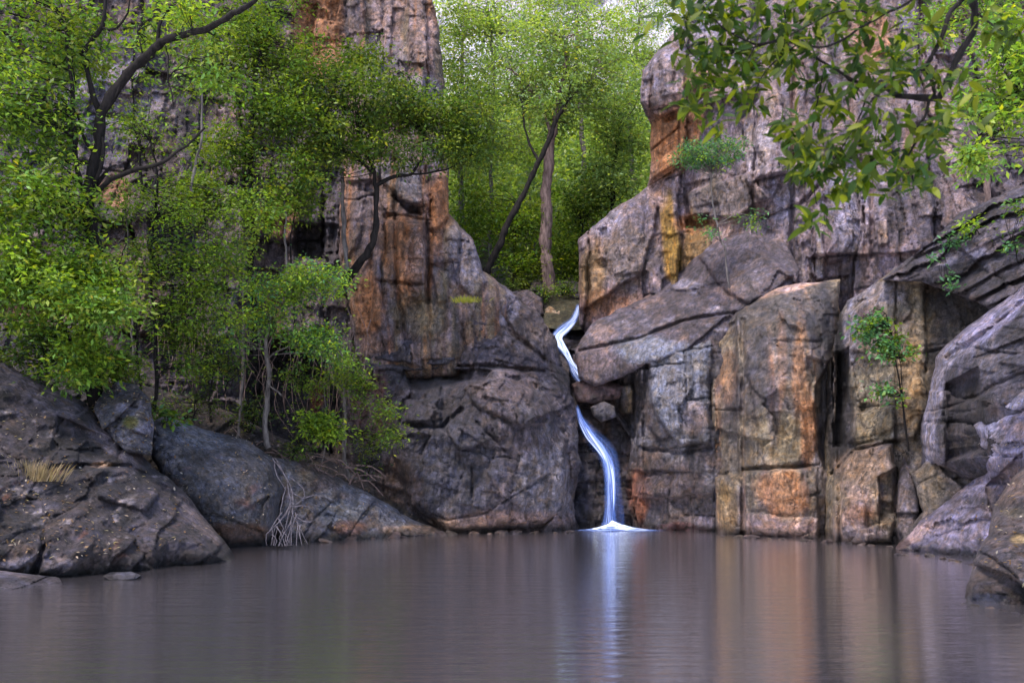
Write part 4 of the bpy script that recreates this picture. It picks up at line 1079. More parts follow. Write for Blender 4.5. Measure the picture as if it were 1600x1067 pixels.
BT = [
 ('tall reddish-barked tree standing in the middle of the gully', (858, 470, 38), [([(858, 476, 38), (858, 400, 38), (857, 330, 38), (860, 260, 38), (866, 200, 38)], .26, .17)],
   [([(866, 200, 38), (874, 150, 38), (884, 110, 37.6), (880, 60, 37.5)], .13, .05), ([(862, 215, 38), (840, 150, 38.4), (800, 110, 38.6)], .09, .03), ([(868, 190, 38), (905, 140, 37.8), (940, 110, 37.6)], .08, .03)],
   [(870, 90, 38, 90, 60, 2.0, 3200), (800, 130, 38.8, 60, 50, 1.6, 1700), (935, 130, 38, 60, 50, 1.6, 1700), (880, 180, 39, 60, 30, 1.5, 900)], G_FAR, M_BARK_RED),
 ('dark leaning trunk slanting up right across the gully forest', (757, 432, 36), [([(757, 432, 36), (778, 380, 36), (800, 330, 36), (832, 265, 36.2), (862, 205, 36.4), (885, 160, 36.8)], .15, .07)],
   [([(840, 250, 36.3), (820, 200, 36.6), (812, 150, 36.8)], .05, .02)], [(880, 140, 37, 60, 40, 1.4, 900), (830, 170, 37, 40, 30, 1, 450)], G_FAR, M_BARK_DARK),
 ('slim pale tree left of the leaning trunk in the gully', (770, 430, 42), [([(770, 440, 42), (768, 300, 42), (775, 150, 42), (765, 20, 42)], .1, .05)], [],
   [(760, 50, 42, 80, 70, 2, 3000), (740, 160, 42, 60, 60, 2, 2000), (790, 230, 42, 60, 50, 1.8, 1500)], G_SUN, M_BARK_PALE),
 ('yellow-green tree filling the top of the gully', (900, 400, 46), [([(905, 430, 46), (910, 250, 46), (900, 100, 46), (905, -40, 46)], .14, .06)], [],
   [(910, 60, 46, 100, 60, 2.6, 3800), (850, 20, 47, 80, 60, 2.4, 2600), (960, 130, 46, 60, 60, 2, 2200)], G_SUN, M_BARK_PALE),
 ('bushy tree against the left edge of the right cliff', (960, 400, 40), [([(965, 420, 40), (960, 300, 40), (968, 200, 40)], .12, .05)], [],
   [(965, 220, 40, 50, 60, 1.8, 2400), (945, 290, 39.5, 55, 50, 1.6, 2200), (985, 160, 40.5, 40, 60, 1.5, 1600)], G_FAR, M_BARK_DARK),
 ('broad green tree behind the left tower top', (720, 300, 44), [([(722, 380, 44), (716, 200, 44), (724, 60, 44)], .14, .06)], [],
   [(715, 110, 44, 60, 70, 2.2, 2600), (720, 20, 45, 70, 60, 2.4, 2600), (730, 230, 43, 50, 50, 2, 1800)], G_SUN, M_BARK_PALE),
 ('dark green understorey tree low in the gully', (800, 430, 39), [([(800, 440, 39), (804, 380, 39), (812, 320, 39)], .08, .04)], [],
   [(810, 350, 39, 50, 45, 1.6, 2200), (820, 410, 38.6, 45, 35, 1.2, 1700), (740, 330, 40, 50, 50, 1.6, 2000)], G_MID, M_BARK_DARK),
 ('dark green bush right of the tall reddish trunk', (905, 420, 40), [([(900, 450, 40), (902, 400, 40), (910, 350, 40)], .07, .03)], [],
   [(905, 340, 40.5, 50, 45, 1.6, 2200), (895, 410, 39.5, 40, 40, 1.2, 1800), (925, 290, 41, 40, 40, 1.5, 1500)], G_MID, M_BARK_DARK),
 ('pale grey thin-trunked tree at the top centre of the forest', (830, 300, 50), [([(830, 420, 50), (826, 250, 50), (834, 100, 50), (822, -60, 50)], .12, .05)], [([(828, 200, 50), (860, 120, 50), (870, 40, 50)], .07, .03)],
   [(830, 110, 50, 90, 70, 2.6, 3000), (830, 240, 50, 80, 60, 2.4, 2400)], G_FAR, M_BARK_PALE),
 ('sunlit tree spreading over the ridge beside the right cliff top', (1000, 200, 50), [([(990, 300, 50), (985, 150, 50), (1000, 20, 50)], .14, .06)], [],
   [(990, 70, 50, 60, 50, 2.4, 2200), (1040, 0, 51, 70, 40, 2.4, 2000), (1000, -60, 52, 160, 50, 3, 2600)], G_SUN, M_BARK_PALE),
]
for i, (lab, base, tr, lim, bl, pal, bk) in enumerate(BT):
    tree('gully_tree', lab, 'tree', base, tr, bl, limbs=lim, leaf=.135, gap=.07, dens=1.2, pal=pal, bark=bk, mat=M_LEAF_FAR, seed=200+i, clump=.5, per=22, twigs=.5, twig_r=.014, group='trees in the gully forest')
rock('far_pale_backdrop', [(300, 500, 118), (300, -500, 125), (1400, -500, 125), (1400, 500, 118)], base=(.75, .70, .74), mix=[(PUR, .1, .1, .2, .6)], R=2, thick=5, fac=0,  # added pale backdrop, stands in for bright glimpses the sky leaves too dark
     blocks=[(6, 10, 2, .5, 1, 3, 2)], rough=1.0, rscale=.2, res=6, seed=40, kind='structure', label='added pale rock backdrop for the bright sky glimpses above the gully trees')
# mass of forest on the slope behind
rs = np.random.RandomState(77)
n = 42000
fx = rs.uniform(-20, 24, n); fy = 44 + 56*rs.rand(n)**1.3
fz = 7.0 + (fy-35.5)*0.42 + rs.rand(n)*6.0*(0.6+0.8*(perlin(fx*.35, fy*.35, fx*0)+.5))
P = np.stack([fx, fy, fz], 1)
P = np.repeat(P, 3, 0) + rs.normal(size=(n*3, 3))*.35
V, Q = leaves_arrays(P, rs, .34, .2)
cc = np.array(G_FAR+G_SUN)[rs.randint(8, size=n*3)]
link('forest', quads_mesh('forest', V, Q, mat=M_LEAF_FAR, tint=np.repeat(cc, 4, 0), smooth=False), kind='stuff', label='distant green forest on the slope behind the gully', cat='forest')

for k, (x, y, D_, lab, pal_) in enumerate([(845, 462, 37.2, 'olive bush at the gully lip beside the tan boulder', G_MID), (800, 448, 37.5, 'dark bush behind the left ledge of the gully lip', G_DARK+G_MID), (888, 455, 37.4, 'small bush right above the top of the waterfall', G_MID+G_BRIGHT[:1])]):
    tree('shrub', lab, 'shrub', (x, y+8, D_), [([(x, y+8, D_), (x+2, y-2, D_), (x-3, y-14, D_)], .03, .012)], [(x, y-4, D_-.1, 26, 12, .6, 420)], leaf=.08, pal=pal_, seed=650+k, clump=.25, per=14, twigs=.8)
rock('gully_boulder', [(792, 470, 36.4), (800, 456, 36.4), (826, 452, 36.6), (846, 466, 36.4), (850, 492, 36), (820, 498, 35.8), (796, 492, 36)], R=0.5, thick=1.0, base=(.13, .10, .11), mix=[(DRK, 2, 1, .1, .6)], rough=.12, ridg=.1, rscale=2, seed=51, edge=.06,
     label='grey blocky boulder on the gully lip behind the broad rock face', cat='boulder', group='boulders jammed in the gully')
# -- left side trees
tree('crooked_tree', 'old crooked dark-limbed tree with bright green leaves at far left', 'tree', (140, 640, 22),
     [([(150, 650, 22.5), (140, 560, 22), (138, 470, 21.6), (150, 400, 21.4), (135, 330, 21), (150, 240, 21), (160, 180, 21), (198, 132, 21), (240, 90, 20.8), (262, 70, 20.6), (330, 45, 20.4), (372, 22, 20.2), (410, -8, 20)], .17, .045)],
     [(60, 60, 21, 110, 80, 1.6, 3800), (40, 170, 20.4, 80, 70, 1.4, 3000), (60, 330, 20.4, 90, 70, 1.4, 3600), (110, 440, 19.8, 90, 60, 1.2, 3600), (160, 480, 19.6, 60, 30, .8, 1500),
      (20, 440, 20, 60, 80, 1.2, 2400), (120, 560, 20.4, 45, 50, .8, 1700), (-80, 250, 20, 100, 260, 2, 5000), (200, 30, 21.5, 60, 40, 1, 900), (290, 20, 20.6, 50, 30, 1, 700), (110, 240, 20.6, 30, 40, .8, 500), (330, 100, 21, 60, 30, 1, 600)],
     limbs=[([(138, 320, 21), (122, 260, 20.8), (116, 190, 20.7), (108, 110, 20.6), (98, 20, 20.6)], .06, .03), ([(132, 330, 21), (160, 285, 20.8), (205, 262, 20.6), (250, 250, 20.4), (285, 225, 20.3), (320, 200, 20.2)], .065, .02),
            ([(130, 84, 20.9), (142, 64, 20.9), (161, 44, 20.8), (165, 10, 20.8), (160, -30, 20.8)], .05, .03), ([(158, 190, 21), (140, 130, 21), (131, 84, 20.9)], .06, .05),
            ([(161, 44, 20.8), (185, 42, 20.7), (202, 18, 20.6), (204, -20, 20.6)], .03, .02), ([(246, 74, 20.8), (254, 30, 20.8), (280, 2, 20.8)], .035, .02), ([(300, 52, 20.5), (318, 50, 20.5), (334, 56, 20.4)], .03, .02), ([(150, 240, 21), (128, 215, 20.9), (122, 180, 20.8)], .05, .02), ([(262, 130, 20.6), (262, 100, 20.6), (258, 70, 20.7)], .02, .012), ([(262, 122, 20.6), (280, 108, 20.6), (296, 92, 20.6)], .018, .006), ([(262, 125, 20.6), (270, 145, 20.6), (270, 172, 20.6)], .018, .008),
            ([(118, 130, 20.7), (112, 70, 20.7), (104, 50, 20.7)], .02, .008), ([(150, 290, 21), (168, 262, 20.9), (182, 258, 20.9)], .05, .02), ([(225, 105, 20.9), (222, 75, 20.9), (214, 50, 20.9)], .025, .01), ([(138, 330, 21), (146, 290, 20.9), (158, 250, 20.8), (160, 215, 20.8)], .05, .03),
            ([(150, 390, 21.4), (165, 395, 21), (188, 405, 20.9), (198, 380, 20.9)], .03, .012), ([(160, 180, 21), (180, 150, 20.8), (192, 110, 20.8)], .03, .015)],
     leaf=.105, pal=G_BRIGHT+G_MID, seed=1, clump=.36, per=24, twigs=.35, gap=.06, group='trees on the left bank')
tree('bank_tree', 'dark green spreading tree whose crown covers the foot of the left tower', 'tree', (545, 440, 28.5),
     [([(540, 445, 29), (562, 412, 28.6), (582, 388, 28.4), (588, 350, 28.4), (588, 300, 28.4), (582, 262, 28.3), (560, 220, 28.2)], .13, .05)],
     [(560, 150, 28, 80, 55, 1.6, 4200), (500, 220, 27.6, 70, 50, 1.4, 3400), (640, 170, 28.4, 60, 40, 1.4, 2600), (720, 200, 29, 60, 50, 1.4, 3000), (740, 250, 29, 40, 20, 1, 700), (600, 240, 28, 60, 25, 1, 1200), (680, 240, 28.6, 50, 24, 1, 1100), (560, 95, 29, 50, 30, 1, 1200)],
     limbs=[([(586, 290, 28.4), (612, 280, 28.4), (645, 272, 28.5), (662, 240, 28.7), (664, 205, 28.8), (700, 180, 29)], .06, .02), ([(584, 270, 28.3), (548, 240, 28), (510, 215, 27.7)], .05, .02), ([(645, 272, 28.5), (700, 262, 28.9), (735, 248, 29.1)], .03, .015)],
     leaf=.10, pal=G_DARK+G_MID, seed=2, clump=.36, per=24, twigs=.3, gap=.04, group='trees on the left bank')
tree('bank_tree', 'tall mid-green tree behind the crooked tree with straight dark stem', 'tree', (400, 520, 28),
     [([(402, 560, 28), (400, 420, 27.6), (398, 300, 27.4), (396, 180, 27.2), (410, 60, 27)], .10, .04)],
     [(400, 60, 27, 80, 60, 1.6, 3600), (330, 120, 27.4, 70, 60, 1.5, 1500), (430, 170, 27, 70, 60, 1.4, 3200), (360, 240, 27, 60, 40, 1.3, 2000), (300, 320, 26.4, 60, 50, 1.2, 2000), (460, 290, 27, 50, 50, 1.2, 2000), (470, 110, 27.4, 50, 60, 1.4, 2200), (400, -60, 27, 160, 60, 2, 3000)],
     leaf=.10, pal=G_MID, seed=3, clump=.36, per=24, twigs=.25, gap=.1, group='trees on the left bank')
tree('bank_tree', 'thin-stemmed tree with loose yellow-green leaves over the brown wall', 'tree', (240, 620, 24),
     [([(242, 640, 24), (238, 520, 23.8), (236, 400, 23.6), (244, 300, 23.4), (235, 220, 23.4)], .05, .02), ([(222, 620, 24), (214, 500, 23.8), (225, 420, 23.6)], .03, .015)],
     [(250, 300, 23.4, 60, 60, 1.2, 1500), (260, 420, 23.4, 70, 60, 1.2, 1900), (310, 480, 23.6, 60, 50, 1.1, 1500), (220, 200, 23.8, 70, 50, 1.2, 900), (350, 400, 24, 50, 40, 1, 1200), (290, 570, 24, 40, 30, .8, 500), (380, 330, 24.6, 60, 40, 1, 1300)],
     leaf=.085, pal=G_MID+G_BRIGHT[:1], seed=4, clump=.34, per=18, twigs=.5, gap=.1, group='trees on the left bank')
tree('bank_tree', 'pale slim trunk with a bright leafy spray over the dark hollow', 'tree', (420, 696, 26.6),
     [([(420, 700, 26.6), (420, 640, 26.5), (422, 590, 26.4), (415, 540, 26.2), (425, 480, 26)], .085, .04)],
     [(440, 450, 25.6, 60, 28, 1, 1700), (495, 440, 25.6, 50, 28, 1, 1600), (420, 500, 25.8, 50, 30, .9, 900), (500, 530, 25.8, 50, 28, .9, 1500), (530, 550, 25.8, 25, 26, .6, 600), (360, 520, 25.8, 40, 40, .8, 600)],
     limbs=[([(420, 560, 26.3), (455, 540, 26), (500, 528, 25.8), (530, 545, 25.7)], .025, .01), ([(424, 490, 26), (460, 460, 25.8), (510, 445, 25.6)], .025, .01), ([(440, 618, 26), (418, 600, 26.2)], .03, .02), ([(330, 468, 25.6), (380, 458, 25.7), (430, 462, 25.8), (480, 452, 25.8)], .02, .008)],
     leaf=.085, pal=G_BRIGHT+G_BLUE[:1], seed=5, bark=M_BARK_PALE, clump=.3, per=20, twigs=.5, group='trees on the left bank')
tree('bank_tree', 'second pale slim trunk standing right of the dark hollow', 'tree', (537, 735, 28),
     [([(546, 745, 28), (538, 700, 28), (540, 640, 27.9), (534, 590, 27.8), (530, 540, 27.7)], .06, .035)],
     [(600, 640, 27.4, 22, 20, .5, 300), (606, 680, 27.3, 22, 22, .5, 380), (560, 620, 27.4, 30, 30, .5, 260), (540, 590, 27.4, 40, 26, .6, 450), (575, 650, 27.4, 24, 10, .4, 160)],
     limbs=[([(538, 600, 27.8), (570, 630, 27.5), (600, 660, 27.4), (610, 690, 27.3)], .018, .006)],
     leaf=.09, pal=G_MID, seed=6, bark=M_BARK_PALE, clump=.26, per=14, twigs=.6, group='trees on the left bank')
tree('shrub', 'low green shrub beneath the dark hollow', 'shrub', (510, 700, 27), [([(515, 712, 27), (505, 690, 26.8), (490, 665, 26.6)], .02, .01)],
     [(500, 665, 26.6, 40, 18, .6, 900), (520, 680, 26.6, 25, 16, .5, 450), (470, 650, 26.6, 20, 10, .4, 200)], leaf=.10, pal=G_BRIGHT[:3]+G_MID[:1], seed=7, clump=.26, per=18, twigs=.5)
tree('dead_stem', 'bare pale stem standing before the upper left wall', 'dead tree', (446, 420, 27), [([(450, 440, 27), (448, 380, 27), (446, 320, 27), (444, 250, 27)], .035, .02)], [], bark=M_BARK_PALE, seed=8)
tree('dead_stem', 'bare grey stem beside the dark green tree crotch', 'dead tree', (536, 430, 29), [([(545, 440, 29), (540, 380, 29), (536, 320, 29), (534, 265, 29)], .09, .055)], [], bark=M_BARK_PALE, seed=9)
tree('shrub', 'leafy bush on the bank between the left boulder and the brown wall', 'shrub', (70, 590, 22.5), [([(75, 600, 22.6), (70, 560, 22.4), (60, 520, 22.2)], .03, .015)],
     [(60, 520, 22.2, 60, 30, 1, 800), (30, 560, 22, 40, 18, .7, 500), (100, 585, 22.2, 50, 16, .7, 600), (150, 570, 22, 40, 30, .7, 800)], leaf=.09, pal=G_MID+G_DARK, seed=10, clump=.3, per=18, twigs=.4)
tree('shrub', 'small ground plant with round leaves at the top of the bluish boulder', 'plant', (262, 655, 23.6), [([(262, 658, 23.6), (262, 648, 23.5)], .012, .008)],
     [(258, 642, 23.4, 18, 7, .3, 60), (275, 655, 23.3, 22, 6, .3, 60)], leaf=.14, pal=G_BLUE+G_MID, seed=11, clump=.15, per=8, twigs=.4)

# thin hanging vines / stems
def strands(name, label, cat, base, lines, r, mat, seed):
    loc = np.array(at(*base))
    t = thing(name, label, cat, tuple(loc))
    rs = np.random.RandomState(seed)
    for k, ln in enumerate(lines):
        V, Q = tube_arrays([at(*p) for p in ln], r*(.7+.6*rs.rand()), r*.4, 5, wob=.05, seed=seed+k)
        link('root' if 'root' in name else 'stem', quads_mesh('strand', V-loc, Q, mat=mat), t)
    return t
rs = np.random.RandomState(3)
lines = []
def rt(y): return 24.45 - (y-718)/132*1.75
def rootline(*p):
    lines.append([(x+rs.normal()*1.2, y, rt(y)-.12+rs.normal()*.04) for x, y in p])
rootline((426, 716), (438, 730), (450, 750), (456, 775), (458, 798), (470, 820), (480, 850))
rootline((426, 716), (440, 735), (452, 760), (457, 790), (452, 815), (456, 852))
rootline((452, 745), (466, 756), (476, 770), (470, 782), (458, 792))
rootline((457, 790), (444, 805), (432, 822), (424, 852))
rootline((456, 785), (440, 812), (420, 835), (416, 852))
rootline((458, 798), (448, 820), (440, 836), (436, 853))
rootline((460, 800), (466, 820), (464, 853)); rootline((456, 770), (474, 778), (496, 772), (505, 776)); rootline((458, 792), (476, 790), (490, 800))
rootline((448, 760), (440, 785), (436, 810), (428, 852)); rootline((444, 830), (452, 840), (449, 853)); rootline((432, 822), (440, 835), (446, 853))
rootline((440, 800), (430, 815), (419, 830)); rootline((436, 810), (442, 826), (436, 840), (442, 853)); rootline((470, 820), (466, 835), (473, 852))
rootline((430, 722), (434, 745), (446, 765)); rootline((462, 806), (480, 815), (492, 812)); rootline((424, 835), (432, 842), (430, 853))
for k_ in range(5):
    x_ = 418+rs.rand()*44; y_ = 790+rs.rand()*30
    rootline((x_+8, y_), (x_+rs.normal()*4, y_+18), (x_-4+rs.normal()*5, 852))
strands('hanging_roots', 'pale tangled roots hanging over the left shore to the water', 'roots', (445, 850, 23), lines, .017, M_ROOT, 5)
lines = []
for k in range(26):
    x = rs.uniform(240, 330); y0 = rs.uniform(470, 540); y1 = y0 + rs.uniform(60, 130)
    D_ = 26.5
    lines.append([(x, y0, D_), (x + rs.normal()*10, (y0+y1)/2, D_-.3), (x + rs.normal()*18, y1, D_-.2)])
for k in range(60):
    x = rs.uniform(340, 590); y0 = rs.uniform(480, 600); y1 = y0 + rs.uniform(50, 130)
    D_ = 27.6 + (x-340)/250*1.0
    lines.append([(x, y0, D_), (x + rs.normal()*8, (y0+y1)/2, D_-.3), (x + rs.normal()*14, y1, D_-.2)])
strands('hanging_vine', 'bare tangled stems hanging down the shaded rock behind the left bank', 'vine', (280, 640, 26.5), lines, .012, M_BARK_RED, 9)
lines = []
for k in range(22):
    x = rs.uniform(330, 560); y = 690 + (x-330)*.24 + rs.normal()*10
    dx = rs.uniform(25, 60)
    D_ = 26.6 + (x-330)/230*1.2
    lines.append([(x, y, D_), (x+dx/2, y+rs.normal()*8-4, D_-.1), (x+dx, y + dx*.3 + rs.normal()*8, D_-.1)])
strands('surface_roots', 'grey roots crawling over the earth bank beneath the left trees', 'roots', (450, 720, 26), lines, .026, M_BARK_RED, 12)

# -- right side plants
tree('cliff_tree', 'small thin tree leaning from a ledge on the right cliff', 'tree', (1140, 440, 30), [([(1142, 452, 30.2), (1136, 400, 30), (1122, 350, 29.8), (1114, 300, 29.8), (1112, 270, 29.7)], .035, .018)],
     [(1085, 240, 29.6, 34, 20, .7, 900), (1130, 232, 29.6, 36, 18, .7, 900), (1110, 255, 29.6, 36, 14, .6, 600), (1170, 345, 29.6, 26, 16, .5, 160), (1105, 355, 29.6, 24, 14, .5, 120)],
     leaf=.08, pal=G_BLUE+G_BRIGHT[:1], bark=M_BARK_PALE, seed=30, clump=.2, per=20, twigs=.6)
tree('sapling', 'slender sapling with round bluish leaves before the olive wall', 'sapling', (1412, 700, 24.4), [([(1420, 705, 24.4), (1408, 640, 24.3), (1402, 590, 24.2), (1392, 540, 24.1), (1384, 490, 24)], .028, .01), ([(1412, 650, 24.3), (1408, 600, 24.1), (1405, 560, 24)], .014, .008)],
     [(1375, 500, 24, 26, 22, .4, 170), (1350, 520, 23.9, 22, 18, .4, 130), (1392, 540, 24, 30, 18, .4, 170), (1412, 550, 24, 22, 10, .4, 80), (1370, 555, 23.9, 16, 8, .3, 40), (1382, 612, 24, 24, 10, .3, 90), (1400, 630, 24, 12, 14, .3, 50), (1425, 670, 24, 10, 8, .3, 30)],
     leaf=.10, dens=2, pal=G_BLUE+G_MID[:2], seed=31, clump=.16, per=8, twigs=.9, twig_r=.008, aspect=.6)
tree('ledge_plant', 'small yellow-green plant on the layered shelf at the right', 'plant', (1530, 365, 24), [([(1530, 378, 24), (1528, 360, 23.9), (1520, 345, 23.8)], .014, .006)],
     [(1512, 350, 23.8, 20, 8, .3, 80), (1540, 352, 23.8, 20, 8, .3, 60), (1555, 370, 23.7, 16, 6, .3, 40)], leaf=.11, pal=G_BRIGHT, seed=32, clump=.15, per=8, twigs=.8, twig_r=.008)
tree('ledge_plant', 'bluish creeping plant at the left end of the layered shelf', 'plant', (1470, 390, 24.4), [([(1475, 398, 24.4), (1480, 380, 24.2), (1490, 366, 24.1)], .012, .006)],
     [(1490, 372, 24, 20, 12, .3, 60), (1455, 400, 24.2, 14, 6, .3, 40), (1482, 440, 23.9, 10, 20, .3, 50)], leaf=.11, pal=G_BLUE, seed=33, clump=.15, per=8, twigs=.8, twig_r=.008)
tree('ledge_plant', 'green plant on the shelf at the right edge', 'plant', (1590, 400, 23), [([(1590, 410, 23), (1588, 390, 22.9), (1580, 375, 22.8)], .014, .006)],
     [(1592, 385, 22.8, 18, 22, .4, 140), (1590, 330, 22.8, 18, 16, .4, 80)], leaf=.11, pal=G_MID+G_BLUE, seed=34, clump=.18, per=10, twigs=.8, twig_r=.008)
tree('hanging_branch', 'lime green branch with small leaves hanging at the right edge', 'branch', (1640, 60, 17), [([(1680, 0, 17.5), (1620, 90, 17.2), (1570, 150, 17), (1530, 205, 16.8), (1500, 250, 16.7)], .03, .01)],
     [(1470, 290, 16.6, 30, 18, .4, 260), (1510, 245, 16.6, 30, 24, .5, 320), (1560, 190, 16.8, 40, 26, .6, 500), (1590, 120, 17, 50, 50, .8, 900), (1520, 160, 17, 36, 30, .6, 380), (1560, 60, 17.2, 60, 50, .8, 700), (1550, 250, 16.8, 30, 20, .5, 150), (1640, 150, 17, 40, 120, .8, 900)],
     leaf=.10, pal=G_BRIGHT+G_SUN[:1], seed=35, clump=.2, per=12, twigs=.8, twig_r=.007)
tree('slim_tree', 'pinkish slim trunk standing on the layered shelf', 'tree', (1545, 330, 25), [([(1545, 335, 25), (1543, 280, 25), (1548, 200, 25), (1552, 60, 25), (1560, -60, 25)], .09, .06)], [(1560, -20, 25, 90, 50, 1.2, 1500), (1480, 30, 25, 60, 40, 1, 700)], bark=M_BARK_RED, leaf=.1, pal=G_BRIGHT, seed=36)

# leaf litter lying on the boulders and banks
rs = np.random.RandomState(44)
P = np.concatenate([L_[rs.randint(len(L_), size=int(220 if len(L_) < 20000 else 900))] for L_ in _litter])
P = P[P[:, 2] > .3]
V, Q = leaves_arrays(P + np.array([0, -.03, .02]), rs, .075, 0, aspect=.5, up=3)
cols = np.array([(.30, .22, .17), (.22, .13, .07), (.36, .30, .26), (.16, .09, .05)])[rs.randint(4, size=len(P))]
link('leaf_litter', quads_mesh('leaf_litter', V, Q, mat=M_GRASS, tint=np.repeat(cols, 4, 0), smooth=False), kind='stuff', label='dry fallen leaves scattered on the boulders', cat='leaves')
# loose stones along the waterline
def stone_mesh(k):
    rs = np.random.RandomState(900+k)
    import bmesh
    bm = bmesh.new()
    bmesh.ops.create_icosphere(bm, subdivisions=3, radius=1)
    co = np.array([v.co[:] for v in bm.verts])
    h, e = facets(co[:, 0]*1.3+co[:, 2]*.7+k, co[:, 1]*1.3-co[:, 2]+k, 50+k)
    r = 1 + .22*h + .25*fbm(co[:, 0]+k, co[:, 1], co[:, 2], 4)
    for v, q in zip(bm.verts, r): v.co = v.co*float(q)
    me = bpy.data.meshes.new('stone'); bm.to_mesh(me); bm.free()
    a = me.color_attributes.new('tint', 'FLOAT_COLOR', 'POINT')
    c = [(.30, .22, .21), (.22, .17, .17), (.36, .27, .24), (.14, .11, .12), (.26, .2, .16)][k % 5]
    a.data.foreach_set('color', np.tile(np.array([*c, 1.0], np.float32), len(me.vertices)))
    me.materials.append(M_ROCK)
    return me
stm = [stone_mesh(k) for k in range(8)]
ORD = 'first second third fourth fifth sixth seventh eighth ninth tenth eleventh twelfth thirteenth fourteenth fifteenth sixteenth'.split()
def stones(pts, n, label, group, cat, seed, smin=.07, smax=.24):
    rs = np.random.RandomState(seed)
    xs = [p[0] for p in pts]
    for k in range(n):
        x = xs[0] + (xs[-1]-xs[0])*(k+.15+.7*rs.rand())/n; y = np.interp(x, xs, [p[1] for p in pts])
        D = (CH)*F/(y-HY)
        sz = smin + (smax-smin)*rs.rand()**2
        X, Y, _ = at(x, HY, D)
        o = link('shore_stone', stm[rs.randint(8)], None, (X, Y-.05+rs.rand()*.25, sz*.1-.01), None, label % ORD[k], cat, group)
        o.scale = (sz*(.8+rs.rand()*.8), sz, sz*(.3+rs.rand()*.3)); o.rotation_euler = (rs.normal()*.2, rs.normal()*.2, rs.rand()*6)
stones([(500, 848), (560, 842), (640, 839), (700, 835), (900, 832)], 16, 'pinkish waterline stone, %s from the left below the broad dark rock face', 'stones along the left waterline', 'stone', 1)
stones([(1120, 838), (1200, 842), (1300, 848), (1400, 855)], 12, 'pale waterline stone, %s from the left below the orange-stained pillar', 'stones along the right waterline', 'stone', 2)
stones([(1395, 866), (1460, 870), (1530, 884)], 8, 'small stone, %s from the left at the foot of the lavender slab', 'stones below the lavender slab', 'stone', 3, .05, .14)
stones([(1508, 944), (1560, 952), (1610, 962)], 12, 'wet pebble, %s from the left at the foot of the nearest right boulder', 'pebbles below the nearest boulder', 'stone', 4, .025, .07)
for k, (x, y, D_, rx, ry, pal_, lab) in enumerate([(180, 560, 22.8, 40, 50, G_MID, 'bushy shrub hanging over the small blocky boulder'), (330, 560, 25.5, 40, 40, G_DARK, 'dark loose shrub in front of the brown wall left of the hollow'),
        (210, 640, 23.2, 40, 16, G_DARK+G_MID, 'low shrub between the blocky boulder and the hanging vines'), (470, 590, 26.6, 36, 24, G_MID, 'small shrub inside the dark hollow'), (560, 590, 27.6, 26, 30, G_MID, 'thin shrub at the left edge of the broad dark rock face'),
        (270, 500, 24.6, 50, 50, G_MID+G_DARK, 'loose leafy shrub climbing the brown wall'), (100, 520, 21.8, 70, 40, G_MID+G_BRIGHT, 'dense shrub behind the large left boulder'), (640, 130, 30.5, 46, 34, G_MID, 'leafy bush growing on the front of the left tower'), (600, 200, 29.6, 56, 40, G_DARK+G_MID, 'dark bush on the left tower below the leafy one')]):
    tree('shrub', lab, 'shrub', (x, y+ry, D_), [([(x, y+ry+6, D_), (x+6, y+ry*.3, D_), (x-4, y-ry*.4, D_)], .03, .012)], [(x, y, D_-.1, rx, ry, .7, int(rx*ry*.45))], leaf=.085, pal=pal_, seed=600+k, clump=.3, per=16, twigs=.8, gap=.06)
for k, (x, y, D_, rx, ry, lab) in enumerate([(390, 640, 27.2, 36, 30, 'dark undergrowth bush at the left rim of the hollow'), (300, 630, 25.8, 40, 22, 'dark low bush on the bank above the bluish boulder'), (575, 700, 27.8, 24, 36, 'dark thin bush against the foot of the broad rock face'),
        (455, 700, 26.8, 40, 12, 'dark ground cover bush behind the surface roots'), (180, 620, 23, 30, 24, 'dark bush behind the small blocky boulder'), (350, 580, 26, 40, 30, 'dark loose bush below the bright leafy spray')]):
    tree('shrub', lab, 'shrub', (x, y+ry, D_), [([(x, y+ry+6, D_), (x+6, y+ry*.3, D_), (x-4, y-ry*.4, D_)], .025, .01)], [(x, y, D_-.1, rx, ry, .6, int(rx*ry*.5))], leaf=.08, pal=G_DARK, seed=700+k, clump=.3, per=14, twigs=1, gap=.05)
# slim stems rising among the left trees
for k, (x, y0, x1, y1, D_, r_, lab) in enumerate([(205, 640, 196, 330, 24.5, .03, 'slim dark stem left of the hanging vines'), (330, 660, 322, 300, 26.5, .03, 'slim grey stem right of the hanging vines'), (372, 690, 380, 380, 27, .035, 'slim leaning stem at the left rim of the dark hollow'),
        (470, 560, 462, 250, 27.5, .025, 'thin pale stem above the dark hollow'), (300, 300, 312, 60, 24, .03, 'thin dark stem above the crooked limb'), (225, 300, 214, 60, 24, .03, 'thin stem between the crooked limbs'), (500, 740, 506, 600, 27.6, .02, 'thin stem beside the low green shrub')]):
    m_ = ((x+x1)/2 + (-1)**k*7, (y0+y1)/2, D_)
    tree('slim_tree', lab, 'tree', (x, y0, D_), [([(x, y0, D_), m_, (x1, y1, D_-.3)], r_*1.2, r_*.5)], [(x1, y1, D_-.3, 30, 26, .6, 260), (x1+8, y1+60, D_-.3, 24, 20, .5, 160)], leaf=.085, pal=G_MID, bark=[M_BARK_PALE, M_BARK_DARK][k % 2], seed=500+k, clump=.3, per=14, twigs=.9, gap=.05)

